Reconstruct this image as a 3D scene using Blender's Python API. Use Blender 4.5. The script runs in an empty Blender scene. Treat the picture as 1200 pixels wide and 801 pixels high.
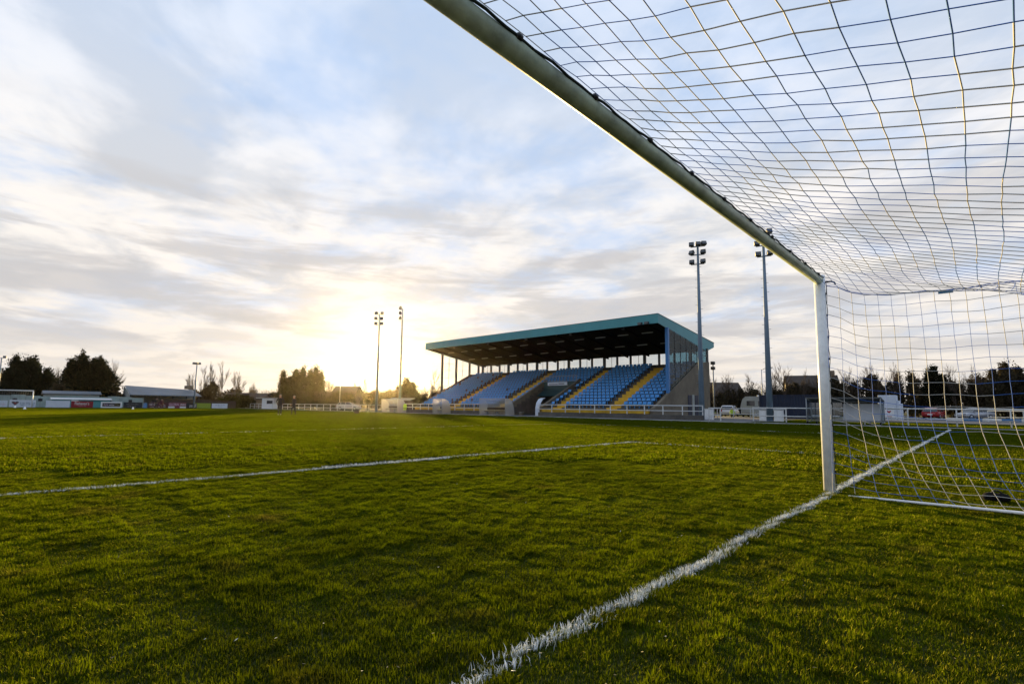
import bpy, bmesh, math, random
from math import sin, cos, pi, radians, sqrt, atan2
from mathutils import Vector, Matrix
import numpy as np

random.seed(7)
rng = np.random.default_rng(11)
sc = bpy.context.scene
col = sc.collection

# ------------------------------------------------------------------ helpers
class MB:
    """collects shapes; build() links them as one mesh object"""
    def __init__(self):
        self.v, self.f, self.m, self.sm = [], [], [], []
    def add(self, verts, faces, mi=0, smooth=False):
        o = len(self.v)
        self.v += [tuple(p) for p in verts]
        for f in faces:
            self.f.append(tuple(i + o for i in f)); self.m.append(mi); self.sm.append(smooth)
        return self
    def box(self, lo, hi, mi=0, ch=0.0):
        x0, y0, z0 = lo; x1, y1, z1 = hi
        if ch <= 0:
            return self.add([(x0,y0,z0),(x1,y0,z0),(x1,y1,z0),(x0,y1,z0),(x0,y0,z1),(x1,y0,z1),(x1,y1,z1),(x0,y1,z1)],
                     [(0,3,2,1),(4,5,6,7),(0,1,5,4),(1,2,6,5),(2,3,7,6),(3,0,4,7)], mi)
        bm = bmesh.new(); bmesh.ops.create_cube(bm, size=1)
        for q in bm.verts:
            q.co = Vector(((x0+x1)/2+q.co.x*(x1-x0), (y0+y1)/2+q.co.y*(y1-y0), (z0+z1)/2+q.co.z*(z1-z0)))
        bmesh.ops.bevel(bm, geom=bm.edges[:], offset=ch, segments=2, affect='EDGES', profile=.5)
        return self.bm(bm, mi)
    def bm(self, bm, mi=0, smooth=False):
        bm.verts.ensure_lookup_table(); bm.verts.index_update()
        self.add([v.co.copy() for v in bm.verts], [[v.index for v in f.verts] for f in bm.faces], mi, smooth)
        bm.free(); return self
    def tube(self, pts, r, n=8, mi=0, caps=True, smooth=True):
        pts = [Vector(p) for p in pts]
        rs = r if isinstance(r, (list, tuple)) else [r]*len(pts)
        vs, fs = [], []
        prev = None
        for i, p in enumerate(pts):
            a = pts[max(i-1, 0)]; b = pts[min(i+1, len(pts)-1)]
            t = (b-a)
            if t.length < 1e-9: t = Vector((0,0,1))
            t.normalize()
            if prev is None:
                ref = Vector((0,0,1)) if abs(t.z) < .9 else Vector((1,0,0))
                u = t.cross(ref).normalized()
            else:
                u = (prev - t*prev.dot(t))
                u = u.normalized() if u.length > 1e-6 else t.orthogonal().normalized()
            prev = u; w = t.cross(u)
            for k in range(n):
                an = 2*pi*k/n
                vs.append(p + (u*cos(an)+w*sin(an))*rs[i])
        for i in range(len(pts)-1):
            for k in range(n):
                fs.append((i*n+k, i*n+(k+1)%n, (i+1)*n+(k+1)%n, (i+1)*n+k))
        if caps:
            fs.append(tuple(range(n-1, -1, -1))); fs.append(tuple((len(pts)-1)*n+k for k in range(n)))
        return self.add(vs, fs, mi, smooth)
    def prism(self, prof, axis, a, b, mi=0):
        """closed profile (list of 2-tuples) extruded along axis from a to b. axis 0: profile (y,z); 1: (x,z); 2: (x,y)"""
        n = len(prof)
        def P(p, t):
            return (t,p[0],p[1]) if axis == 0 else ((p[0],t,p[1]) if axis == 1 else (p[0],p[1],t))
        vs = [P(p, a) for p in prof]+[P(p, b) for p in prof]
        fs = [tuple(range(n)), tuple(range(2*n-1, n-1, -1))]
        fs += [(i, i+n, (i+1) % n+n, (i+1) % n) for i in range(n)]
        return self.add(vs, fs, mi)
    def lathe(self, prof, c, axis=2, n=16, mi=0, smooth=True):
        """prof: list of (radius, t) along axis"""
        vs, fs = [], []
        for r, t in prof:
            for k in range(n):
                a = 2*pi*k/n; q = (r*cos(a), r*sin(a))
                p = (q[0], q[1], t) if axis == 2 else ((t, q[0], q[1]) if axis == 0 else (q[0], t, q[1]))
                vs.append((p[0]+c[0], p[1]+c[1], p[2]+c[2]))
        for i in range(len(prof)-1):
            for k in range(n): fs.append((i*n+k, i*n+(k+1) % n, (i+1)*n+(k+1) % n, (i+1)*n+k))
        fs.append(tuple(range(n-1,-1,-1))); fs.append(tuple((len(prof)-1)*n+k for k in range(n)))
        return self.add(vs, fs, mi, smooth)
    def xf(self, M, start=0):
        for i in range(start, len(self.v)): self.v[i] = tuple(M @ Vector(self.v[i]))
        return self
    def build(self, name, mat, parent=None, fixn=True):
        me = bpy.data.meshes.new(name)
        me.from_pydata(self.v, [], self.f)
        mats = mat if isinstance(mat, (list, tuple)) else [mat]
        for q in mats: me.materials.append(q)
        me.polygons.foreach_set('material_index', self.m)
        me.polygons.foreach_set('use_smooth', self.sm)
        if fixn and len(self.f) < 20000:
            bm = bmesh.new(); bm.from_mesh(me); bmesh.ops.recalc_face_normals(bm, faces=bm.faces[:]); bm.to_mesh(me); bm.free()
        me.update()
        o = bpy.data.objects.new(name, me); col.objects.link(o)
        if parent is not None: o.parent = parent
        return o

def tag(o, label=None, cat=None, group=None, kind=None):
    if label: o['label'] = label
    if cat: o['category'] = cat
    if group: o['group'] = group
    if kind: o['kind'] = kind
    return o

def empty(name, loc, rz=0.0, label=None, cat=None, group=None):
    o = bpy.data.objects.new(name, None); col.objects.link(o)
    o.empty_display_size = .3
    o.location = loc; o.rotation_euler = (0, 0, rz)
    return tag(o, label, cat, group)

KIDS = {}
def copy_tree(o, parent=None):
    c = o.copy(); col.objects.link(c)
    if parent is not None: c.parent = parent
    for ch in list(o.children): copy_tree(ch, c)
    return c

# ------------------------------------------------------------------ materials
def mat(name, c, rough=.6, metal=0.0, noise=None, spec=.4, bump=None, coords='Object'):
    """noise = (scale, amount) blotchy tone variation; bump=(scale,strength)"""
    m = bpy.data.materials.new(name); m.use_nodes = True
    nt = m.node_tree; b = nt.nodes['Principled BSDF']
    b.inputs['Base Color'].default_value = (*c, 1); b.inputs['Roughness'].default_value = rough
    b.inputs['Metallic'].default_value = metal; b.inputs['Specular IOR Level'].default_value = spec
    if noise or bump:
        tc = nt.nodes.new('ShaderNodeTexCoord')
    if noise:
        n = nt.nodes.new('ShaderNodeTexNoise'); n.inputs['Scale'].default_value = noise[0]; n.inputs['Detail'].default_value = 6
        n.inputs['Roughness'].default_value = .65
        r = nt.nodes.new('ShaderNodeMapRange'); r.inputs[1].default_value = .3; r.inputs[2].default_value = .7
        r.inputs[3].default_value = 1-noise[1]; r.inputs[4].default_value = 1+noise[1]*.6
        mx = nt.nodes.new('ShaderNodeMix'); mx.data_type = 'RGBA'; mx.blend_type = 'MULTIPLY'; mx.inputs[0].default_value = 1
        mx.inputs[6].default_value = (*c, 1)
        nt.links.new(tc.outputs[coords], n.inputs['Vector']); nt.links.new(n.outputs['Fac'], r.inputs[0])
        nt.links.new(r.outputs[0], mx.inputs[7]); nt.links.new(mx.outputs[2], b.inputs['Base Color'])
    if bump:
        n2 = nt.nodes.new('ShaderNodeTexNoise'); n2.inputs['Scale'].default_value = bump[0]; n2.inputs['Detail'].default_value = 5
        bp = nt.nodes.new('ShaderNodeBump'); bp.inputs['Strength'].default_value = bump[1]; bp.inputs['Distance'].default_value = .02
        nt.links.new(tc.outputs[coords], n2.inputs['Vector']); nt.links.new(n2.outputs['Fac'], bp.inputs['Height']); nt.links.new(bp.outputs[0], b.inputs['Normal'])
    return m

def leafmat(name, c, trans=.35, var=.35, ctrans=None):
    m = bpy.data.materials.new(name); m.use_nodes = True
    nt = m.node_tree; nt.nodes.clear()
    out = nt.nodes.new('ShaderNodeOutputMaterial')
    d = nt.nodes.new('ShaderNodeBsdfDiffuse'); t = nt.nodes.new('ShaderNodeBsdfTranslucent'); mx = nt.nodes.new('ShaderNodeMixShader')
    g = nt.nodes.new('ShaderNodeNewGeometry'); n = nt.nodes.new('ShaderNodeTexNoise'); n.inputs['Scale'].default_value = .55; n.inputs['Detail'].default_value = 4
    r = nt.nodes.new('ShaderNodeMapRange'); r.inputs[1].default_value = .3; r.inputs[2].default_value = .7; r.inputs[3].default_value = 1-var; r.inputs[4].default_value = 1+var
    mu = nt.nodes.new('ShaderNodeMix'); mu.data_type = 'RGBA'; mu.blend_type = 'MULTIPLY'; mu.inputs[0].default_value = 1; mu.inputs[6].default_value = (*c, 1)
    mu2 = nt.nodes.new('ShaderNodeMix'); mu2.data_type = 'RGBA'; mu2.blend_type = 'MULTIPLY'; mu2.inputs[0].default_value = 1; mu2.inputs[6].default_value = (*(ctrans or c), 1)
    nt.links.new(g.outputs['Position'], n.inputs['Vector']); nt.links.new(n.outputs['Fac'], r.inputs[0])
    nt.links.new(r.outputs[0], mu.inputs[7]); nt.links.new(r.outputs[0], mu2.inputs[7])
    nt.links.new(mu.outputs[2], d.inputs['Color']); nt.links.new(mu2.outputs[2], t.inputs['Color'])
    mx.inputs[0].default_value = trans
    nt.links.new(d.outputs[0], mx.inputs[1]); nt.links.new(t.outputs[0], mx.inputs[2]); nt.links.new(mx.outputs[0], out.inputs[0])
    return m

def thinglass(name, tint, refl=.18, rough=.05, trans_amt=1.0, translucent=None):
    m = bpy.data.materials.new(name); m.use_nodes = True
    nt = m.node_tree; nt.nodes.clear(); out = nt.nodes.new('ShaderNodeOutputMaterial')
    tr = nt.nodes.new('ShaderNodeBsdfTransparent'); tr.inputs[0].default_value = (*tint, 1)
    gl = nt.nodes.new('ShaderNodeBsdfGlossy'); gl.inputs['Roughness'].default_value = rough; gl.inputs['Color'].default_value = (.8,.85,.9,1)
    mx = nt.nodes.new('ShaderNodeMixShader'); mx.inputs[0].default_value = refl
    base = tr.outputs[0]
    if translucent:
        tl = nt.nodes.new('ShaderNodeBsdfTranslucent'); tl.inputs[0].default_value = (*translucent[0], 1)
        df = nt.nodes.new('ShaderNodeBsdfDiffuse'); df.inputs[0].default_value = (*translucent[0], 1)
        m1 = nt.nodes.new('ShaderNodeMixShader'); m1.inputs[0].default_value = .3
        nt.links.new(tl.outputs[0], m1.inputs[1]); nt.links.new(df.outputs[0], m1.inputs[2])
        m2 = nt.nodes.new('ShaderNodeMixShader'); m2.inputs[0].default_value = translucent[1]
        nt.links.new(base, m2.inputs[1]); nt.links.new(m1.outputs[0], m2.inputs[2]); base = m2.outputs[0]
    nt.links.new(base, mx.inputs[1]); nt.links.new(gl.outputs[0], mx.inputs[2]); nt.links.new(mx.outputs[0], out.inputs[0])
    return m

M = dict(
    white=mat('white_paint', (.78,.80,.80), .38, noise=(6,.14)),
    post=mat('goal_post_paint', (.86,.88,.87), .32, noise=(9,.16), bump=(60,.05)),
    rail=mat('white_rail_paint', (.62,.64,.63), .45, noise=(2,.2)),
    steel=mat('galvanised_steel', (.26,.30,.34), .5, .35, noise=(1.5,.2)),
    steel_dark=mat('dark_steel', (.05,.055,.06), .5, .3),
    black=mat('black_plastic', (.012,.012,.014), .5),
    rubber=mat('black_rubber', (.008,.008,.009), .9, spec=.1),
    teal=mat('teal_cladding', (.07,.31,.345), .5, noise=(.6,.12)),
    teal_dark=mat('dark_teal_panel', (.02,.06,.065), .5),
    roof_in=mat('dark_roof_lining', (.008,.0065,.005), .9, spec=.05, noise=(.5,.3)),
    roof_top=mat('roof_sheet', (.12,.15,.16), .6),
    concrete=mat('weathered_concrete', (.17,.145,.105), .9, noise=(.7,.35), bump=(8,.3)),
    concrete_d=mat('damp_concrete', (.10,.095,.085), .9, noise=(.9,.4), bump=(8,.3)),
    yellow=mat('yellow_step_paint', (.62,.37,.03), .7, noise=(1.5,.3)),
    seat=mat('blue_seat_plastic', (.045,.27,.62), .35, noise=(.5,.15)),
    col_blue=mat('blue_steel_paint', (.03,.17,.42), .4),
    tarmac=mat('tarmac', (.085,.088,.095), .85, noise=(.8,.25), bump=(40,.3), coords='Object'),
    kerb=mat('kerb_stone', (.36,.37,.37), .85, noise=(1.2,.25), bump=(12,.2)),
    navy=mat('navy_container_paint', (.012,.022,.05), .5, noise=(1,.2)),
    pole_paint=mat('grey_blue_pole_paint', (.16,.23,.30), .45, noise=(1,.2)),
    lamp_glass=mat('lamp_glass', (.09,.095,.10), .12),
    hoard=mat('pale_green_boarding', (.30,.38,.36), .8, noise=(.8,.3)),
    shed_roof=mat('grey_corrugated_roof', (.125,.14,.155), .55, noise=(.35,.25)),
    shed_wall=mat('pale_shed_wall', (.38,.40,.37), .85, noise=(.6,.25)),
    brown=mat('brown_fence_wood', (.06,.042,.032), .9, noise=(1,.3)),
    red=mat('red_car_paint', (.30,.012,.016), .25, spec=.6),
    silver=mat('silver_car_paint', (.36,.37,.39), .3, .3),
    white_car=mat('white_car_paint', (.65,.66,.68), .3),
    carglass=mat('car_window_glass', (.02,.025,.03), .08, spec=.8),
    rim=mat('alloy_rim', (.4,.41,.42), .35, .7),
    tail=mat('tail_lamp_plastic', (.35,.01,.01), .3),
    hivis=mat('hi_vis_fabric', (.45,.70,.05), .7),
    skin=mat('skin', (.45,.27,.19), .6),
    coat=mat('black_coat', (.012,.012,.014), .8),
    trousers=mat('dark_trousers', (.015,.015,.019), .85),
    shoe=mat('shoe', (.35,.35,.35), .6),
    hair_grey=mat('grey_hair', (.35,.33,.30), .8),
    hair_dark=mat('dark_hair', (.02,.015,.012), .7),
    maroon=mat('maroon_fabric', (.10,.02,.03), .8),
    bark=mat('bark', (.055,.042,.032), .95, noise=(2,.3)),
    twig=mat('twig_bark', (.075,.055,.040), .95),
    leaf_con=leafmat('cypress_foliage', (.014,.019,.011), .2, .4),
    leaf_sun=leafmat('broad_foliage', (.050,.050,.016), .45, .35),
    leaf_hedge=leafmat('hedge_foliage', (.060,.052,.032), .3, .4),
    leaf_brown=leafmat('brown_winter_foliage', (.060,.046,.028), .3, .4),
    cane=mat('cone_plastic', (.75,.75,.68), .5),
    net_blue=mat('blue_net_cord', (.022,.14,.55), .7),
    net_white=mat('white_net_cord', (.44,.44,.42), .7),
    rope=mat('dark_net_rope', (.012,.022,.018), .8),
    board_white=mat('white_board', (.60,.66,.74), .6, noise=(1.2,.1)),
    board_red=mat('red_board', (.23,.012,.022), .6), board_black=mat('black_board', (.014,.014,.018), .6),
    board_navy=mat('navy_board', (.012,.020,.030), .6), board_maroon=mat('maroon_board', (.07,.014,.022), .6),
    board_pink=mat('pink_board', (.17,.04,.07), .6), board_lime=mat('lime_board', (.24,.33,.03), .6),
    board_blue=mat('blue_board', (.10,.24,.45), .6),
    ink_white=mat('white_lettering', (.7,.7,.7), .6), ink_blue=mat('blue_lettering', (.05,.17,.28), .6),
    ink_pink=mat('pink_lettering', (.62,.48,.58), .6), ink_olive=mat('olive_lettering', (.26,.24,.10), .6),
    ink_dark=mat('dark_lettering', (.05,.03,.05), .6), ink_red=mat('red_mark', (.35,.02,.03), .6),
    seam=mat('grey_frame_tube', (.30,.33,.35), .7, spec=.2), shelter_grey=mat('shelter_grey_sheet', (.13,.15,.16), .85, spec=.1),
    brick=mat('house_render', (.22,.17,.12), .9, noise=(.8,.2)), tile=mat('house_roof_tile', (.07,.055,.045), .9, noise=(1.5,.3)),
)
M['end_glass'] = thinglass('stand_end_glass', (.34,.50,.56), .05, .04)
M['poly'] = thinglass('polycarbonate_sheet', (.92,.92,.90), .07, .25, translucent=((.95,.94,.90), .30))
M['window_clear'] = thinglass('window_clear_sheet', (.86,.89,.9), .05, .05)
M['clear'] = thinglass('clear_plastic_sheet', (.55,.62,.66), .18, .1)

# ------------------------------------------------------------------ sun direction, world, camera
HAZE = .000040
SUN_AZ, SUN_EL = radians(-58.4), radians(5.0)          # azimuth from +Y towards +X
SD = Vector((cos(SUN_EL)*sin(SUN_AZ), cos(SUN_EL)*cos(SUN_AZ), sin(SUN_EL)))
GEL = radians(2.2)
GAZ = radians(-60.8); GD = Vector((cos(GEL)*sin(GAZ), cos(GEL)*cos(GAZ), sin(GEL)))   # brightest patch of the thin cloud beside the sun

def make_world():
    w = bpy.data.worlds.new('World'); sc.world = w; w.use_nodes = True
    nt = w.node_tree; N = nt.nodes; L = nt.links; N.clear()
    out = N.new('ShaderNodeOutputWorld'); bg = N.new('ShaderNodeBackground'); bg.inputs[1].default_value = .05
    L.new(bg.outputs[0], out.inputs[0])
    sky = N.new('ShaderNodeTexSky'); sky.sky_type = 'NISHITA'; sky.sun_disc = False
    sky.sun_elevation = SUN_EL; sky.sun_rotation = SUN_AZ; sky.air_density = 1.0; sky.dust_density = 1.5; sky.ozone_density = 2.0
    tc = N.new('ShaderNodeTexCoord'); D = tc.outputs['Generated']
    sep = N.new('ShaderNodeSeparateXYZ'); L.new(D, sep.inputs[0])
    def math(op, a, b=None, clamp=False):
        n = N.new('ShaderNodeMath'); n.operation = op; n.use_clamp = clamp
        for i, q in enumerate((a, b)):
            if q is None: continue
            if isinstance(q, (int, float)): n.inputs[i].default_value = q
            else: L.new(q, n.inputs[i])
        return n.outputs[0]
    def mixc(f, a, b, mode='MIX'):
        n = N.new('ShaderNodeMix'); n.data_type = 'RGBA'; n.blend_type = mode
        for i, q in ((0, f), (6, a), (7, b)):
            if isinstance(q, (int, float)): n.inputs[i].default_value = q
            elif isinstance(q, tuple): n.inputs[i].default_value = (*q, 1)
            else: L.new(q, n.inputs[i])
        return n.outputs[2]
    def ramp(v, a, b, lo=0.0, hi=1.0, smooth=True):
        n = N.new('ShaderNodeMapRange'); n.interpolation_type = 'SMOOTHSTEP' if smooth else 'LINEAR'
        L.new(v, n.inputs[0]); n.inputs[1].default_value = a; n.inputs[2].default_value = b; n.inputs[3].default_value = lo; n.inputs[4].default_value = hi
        return n.outputs[0]
    z = math('MAXIMUM', sep.outputs[2], 0.0)
    zc = math('ADD', z, .10)
    comb = N.new('ShaderNodeCombineXYZ'); L.new(math('DIVIDE', sep.outputs[0], zc), comb.inputs[0]); L.new(math('DIVIDE', sep.outputs[1], zc), comb.inputs[1])
    def noise(vec, scale, detail, rough=.55, dist=0.0, rot=0.0, stretch=(1,1,1), off=(0,0,0)):
        mp = N.new('ShaderNodeMapping'); mp.inputs['Rotation'].default_value = (0,0,rot); mp.inputs['Scale'].default_value = stretch; mp.inputs['Location'].default_value = off
        L.new(vec, mp.inputs['Vector'])
        n = N.new('ShaderNodeTexNoise'); n.inputs['Scale'].default_value = scale; n.inputs['Detail'].default_value = detail
        n.inputs['Roughness'].default_value = rough; n.inputs['Distortion'].default_value = dist
        L.new(mp.outputs[0], n.inputs['Vector']); return n.outputs['Fac']
    P = comb.outputs[0]
    big = noise(P, 1.25, 7, .54, .25, rot=.5, stretch=(1.0,.9,1), off=(3.1,7.7,0))
    fine = noise(P, 4.2, 7, .56, .15, rot=.5, stretch=(1.0,.9,1), off=(1.3,2.2,0))
    fleck = noise(P, 9.0, 5, .55, .2, rot=.3, stretch=(1,1,1), off=(2.3,5.2,0))
    body = math('ADD', math('ADD', math('MULTIPLY', big, .62), math('MULTIPLY', fine, .26)), math('MULTIPLY', fleck, .12))
    cover = math('MULTIPLY', ramp(body, .36, .55, .38, 1.0), ramp(z, .30, .75, 1.0, .50))
    shade = noise(P, 2.1, 7, .56, .3, rot=.4, stretch=(.8,1.0,1), off=(9.4,3.3,0))
    thick = ramp(shade, .42, .62)
    # low bank of flat streaks over the horizon
    flat = N.new('ShaderNodeCombineXYZ'); L.new(sep.outputs[0], flat.inputs[0]); L.new(sep.outputs[1], flat.inputs[1]); L.new(math('MULTIPLY', z, 7.5), flat.inputs[2])
    streak = noise(flat.outputs[0], 2.6, 8, .6, .35, off=(4.7,1.9,.6))
    st = math('MULTIPLY', ramp(streak, .46, .60), math('MULTIPLY', ramp(z, .06, .12), ramp(z, .46, .26)))
    nish = mixc(1.0, sky.outputs[0], (.9,1.25,2.3), 'MULTIPLY')
    blue = mixc(.85, nish, (4.3,6.3,9.4))
    cl_bright = (10.0,9.3,8.5); cl_grey = (5.6,5.75,6.05)
    hi = ramp(z, .22, .62)
    cl = mixc(math('MULTIPLY', thick, .78), mixc(hi, cl_bright, (9.5,9.6,10.0)), mixc(hi, cl_grey, (5.9,6.5,7.4)))
    c1 = mixc(math('MULTIPLY', cover, .94), blue, cl)
    low = ramp(z, .26, .02)                                        # pale warm band above the horizon
    c2 = mixc(math('MULTIPLY', low, .62), c1, (8.5,7.55,6.5))
    c3 = mixc(math('MULTIPLY', st, .75), c2, (5.7,5.55,5.6))
    # aureole of the sun behind thin cloud
    vm = N.new('ShaderNodeVectorMath'); vm.operation = 'DOT_PRODUCT'; L.new(D, vm.inputs[0]); vm.inputs[1].default_value = GD
    dt = math('MAXIMUM', vm.outputs['Value'], 0.0)
    def glow(n, c): return mixc(1.0, (c[0], c[1], c[2]), math('POWER', dt, n), 'MULTIPLY')
    c = c3
    for n, colr in ((1300, (4.0,3.0,1.4)), (300, (1.2,.8,.25)), (50, (.7,.38,.02))):
        c = mixc(1.0, c, glow(n, colr), 'ADD')
    away = ramp(vm.outputs['Value'], .25, -.9, 0.0, 1.0)           # the sky opposite the low sun is duller
    c = mixc(1.0, c, mixc(away, (1,1,1), (.60,.67,.80)), 'MULTIPLY')
    # lower hemisphere: what the ground would send back
    c = mixc(ramp(sep.outputs[2], -.02, 0.0, 1.0, 0.0), c, (1.2,1.3,.9))
    c = mixc(1.0, c, (.74,.74,.74), 'MULTIPLY')
    L.new(c, bg.inputs[0])
make_world()

sun = bpy.data.lights.new('sun', 'SUN'); sun.energy = 4.4; sun.angle = radians(1.2); sun.color = (1.0,.70,.27)
so = bpy.data.objects.new('sun', sun); col.objects.link(so); so.rotation_euler = (-SD).to_track_quat('-Z','Y').to_euler(); so.location = (-80,50,40)

CAM = Vector((1.425,-6.85,.945))
cam = bpy.data.cameras.new('camera'); co = bpy.data.objects.new('camera', cam); col.objects.link(co)
cam.sensor_width = 36; cam.lens = 590/1200*36; cam.shift_y = 18/1200; cam.clip_end = 5000; cam.clip_start = .05
AZ, PITCH, ROLL = radians(43.6), math.atan(58/590), .0113
co.matrix_world = Matrix.Translation(CAM) @ Matrix.Rotation(AZ,4,'Z') @ Matrix.Rotation(pi/2+PITCH,4,'X') @ Matrix.Rotation(ROLL,4,'Z')
sc.camera = co
VS = sc.view_settings; VS.view_transform = 'Standard'; VS.look = 'None'; VS.gamma = 1; VS.exposure = 1.52; VS.use_curve_mapping = False
FWD = Vector((-sin(AZ), cos(AZ), 0)); RGT = Vector((cos(AZ), sin(AZ), 0))

# ------------------------------------------------------------------ ground
def turf_material():
    m = bpy.data.materials.new('turf_soil'); m.use_nodes = True; nt = m.node_tree; b = nt.nodes['Principled BSDF']
    g = nt.nodes.new('ShaderNodeNewGeometry')
    n = nt.nodes.new('ShaderNodeTexNoise'); n.inputs['Scale'].default_value = .35; n.inputs['Detail'].default_value = 8; n.inputs['Roughness'].default_value = .65
    r = nt.nodes.new('ShaderNodeValToRGB'); e = r.color_ramp.elements
    e[0].position = .3; e[0].color = (.022,.030,.006,1); e[1].position = .72; e[1].color = (.050,.056,.014,1)
    nt.links.new(g.outputs['Position'], n.inputs['Vector']); nt.links.new(n.outputs['Fac'], r.inputs[0]); nt.links.new(r.outputs[0], b.inputs['Base Color'])
    b.inputs['Roughness'].default_value = .95; b.inputs['Specular IOR Level'].default_value = .1
    return m
M['soil'] = turf_material()
tag(MB().add([(-620,-620,0),(620,-620,0),(620,620,0),(-620,620,0)], [(0,1,2,3)]).build('ground', M['soil'], fixn=False), kind='structure')
KY = 30.6           # far kerb
tag(MB().box((-112,KY,-.1),(14,KY+.32,.06),ch=.015).build('kerb', M['kerb']), kind='structure')
tag(MB().add([(-112,KY+.33,.008),(14,KY+.33,.008),(14,KY+2.1,.008),(-112,KY+2.1,.008)], [(0,1,2,3)]).build('path', M['tarmac'], fixn=False), kind='structure')
tag(MB().add([(-60,KY+2.11,.012),(-12.3,KY+2.11,.012),(-12.3,60,.012),(-60,60,.012)], [(0,1,2,3)]).build('pavement', M['tarmac'], fixn=False), kind='structure')
tag(MB().add([(-12,46,.016),(40,46,.016),(40,92,.016),(-12,92,.016)], [(0,1,2,3)]).build('road', M['tarmac'], fixn=False), kind='structure')

# ------------------------------------------------------------------ grass
def grass_material(name, base, dry, trans_c):
    m = bpy.data.materials.new(name); m.use_nodes = True; nt = m.node_tree; N = nt.nodes; L = nt.links; N.clear()
    out = N.new('ShaderNodeOutputMaterial'); g = N.new('ShaderNodeNewGeometry'); oi = N.new('ShaderNodeObjectInfo')
    at = N.new('ShaderNodeAttribute'); at.attribute_name = 'tone'; at.attribute_type = 'GEOMETRY'
    def nz(s, d):
        n = N.new('ShaderNodeTexNoise'); n.inputs['Scale'].default_value = s; n.inputs['Detail'].default_value = d; n.inputs['Roughness'].default_value = .6
        L.new(g.outputs['Position'], n.inputs['Vector']); return n.outputs['Fac']
    def rng_(v, a, b, c, d):
        n = N.new('ShaderNodeMapRange'); L.new(v, n.inputs[0])
        for i, q in enumerate((a,b,c,d)): n.inputs[i+1].default_value = q
        return n.outputs[0]
    def mix(f, a, b, mode='MIX'):
        n = N.new('ShaderNodeMix'); n.data_type = 'RGBA'; n.blend_type = mode
        for i, q in ((0,f),(6,a),(7,b)):
            if isinstance(q, (int,float)): n.inputs[i].default_value = q
            elif isinstance(q, tuple): n.inputs[i].default_value = (*q,1)
            else: L.new(q, n.inputs[i])
        return n.outputs[2]
    big = rng_(nz(.22, 4), .35, .65, .80, 1.2); mid = rng_(nz(2.6, 5), .3, .7, .55, 1.35); per = rng_(at.outputs['Fac'], 0, 1, .62, 1.38)
    mul = N.new('ShaderNodeMath'); mul.operation = 'MULTIPLY'; L.new(mid, mul.inputs[0]); L.new(per, mul.inputs[1])
    mul2 = N.new('ShaderNodeMath'); mul2.operation = 'MULTIPLY'; L.new(mul.outputs[0], mul2.inputs[0]); L.new(big, mul2.inputs[1])
    dryf = rng_(nz(1.1, 6), .60, .74, 0, .75)
    drya = N.new('ShaderNodeMath'); drya.operation = 'MAXIMUM'; L.new(dryf, drya.inputs[0]); L.new(rng_(at.outputs['Fac'], .90, .97, 0, .8), drya.inputs[1])
    cd = mix(drya.outputs[0], base, dry); ct = mix(drya.outputs[0], trans_c, (dry[0]*1.3, dry[1]*1.2, dry[2]))
    cd = mix(1.0, cd, mul2.outputs[0], 'MULTIPLY'); ct = mix(1.0, ct, mul2.outputs[0], 'MULTIPLY')
    d = N.new('ShaderNodeBsdfDiffuse'); t = N.new('ShaderNodeBsdfTranslucent'); gl = N.new('ShaderNodeBsdfGlossy'); gl.inputs['Roughness'].default_value = .62
    gl.inputs['Color'].default_value = (.12,.12,.015,1); fr = N.new('ShaderNodeFresnel'); fr.inputs[0].default_value = 1.25
    L.new(cd, d.inputs['Color']); L.new(ct, t.inputs['Color'])
    m1 = N.new('ShaderNodeMixShader'); m1.inputs[0].default_value = .5; L.new(d.outputs[0], m1.inputs[1]); L.new(t.outputs[0], m1.inputs[2])
    m2 = N.new('ShaderNodeMixShader'); L.new(fr.outputs[0], m2.inputs[0]); L.new(m1.outputs[0], m2.inputs[1]); L.new(gl.outputs[0], m2.inputs[2])
    L.new(m2.outputs[0], out.inputs[0])
    return m
M['grass'] = grass_material('grass_blade', (.010,.032,.002), (.09,.070,.016), (.110,.146,.0010))
M['chalk'] = mat('line_paint_on_grass', (.80,.83,.82), .8, noise=(9,.3), coords='Object')

def blades(xy, length, width, lean, seg2=True):
    """numpy blade mesh: root points xy (n,2); returns verts, faces (tri/quad lists) and tone"""
    n = len(xy); a = rng.uniform(0, 2*pi, n); wa = a+pi/2+rng.normal(0,.5,n)
    dx, dy = np.cos(a), np.sin(a); wx, wy = np.cos(wa)*width*.5, np.sin(wa)*width*.5
    L_ = length; le = lean*L_
    z1 = L_*.55; z2 = np.sqrt(np.maximum(L_**2-le**2, (L_*.25)**2))
    base = np.stack([xy[:,0], xy[:,1], np.zeros(n)], 1)
    p = np.zeros((n,5,3))
    p[:,0] = base+np.stack([-wx,-wy,np.zeros(n)],1); p[:,1] = base+np.stack([wx,wy,np.zeros(n)],1)
    mid = base+np.stack([dx*le*.35, dy*le*.35, z1],1)
    p[:,2] = mid+np.stack([wx*.85,wy*.85,np.zeros(n)],1); p[:,3] = mid-np.stack([wx*.85,wy*.85,np.zeros(n)],1)
    p[:,4] = base+np.stack([dx*le, dy*le, z2],1)
    return p

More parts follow.
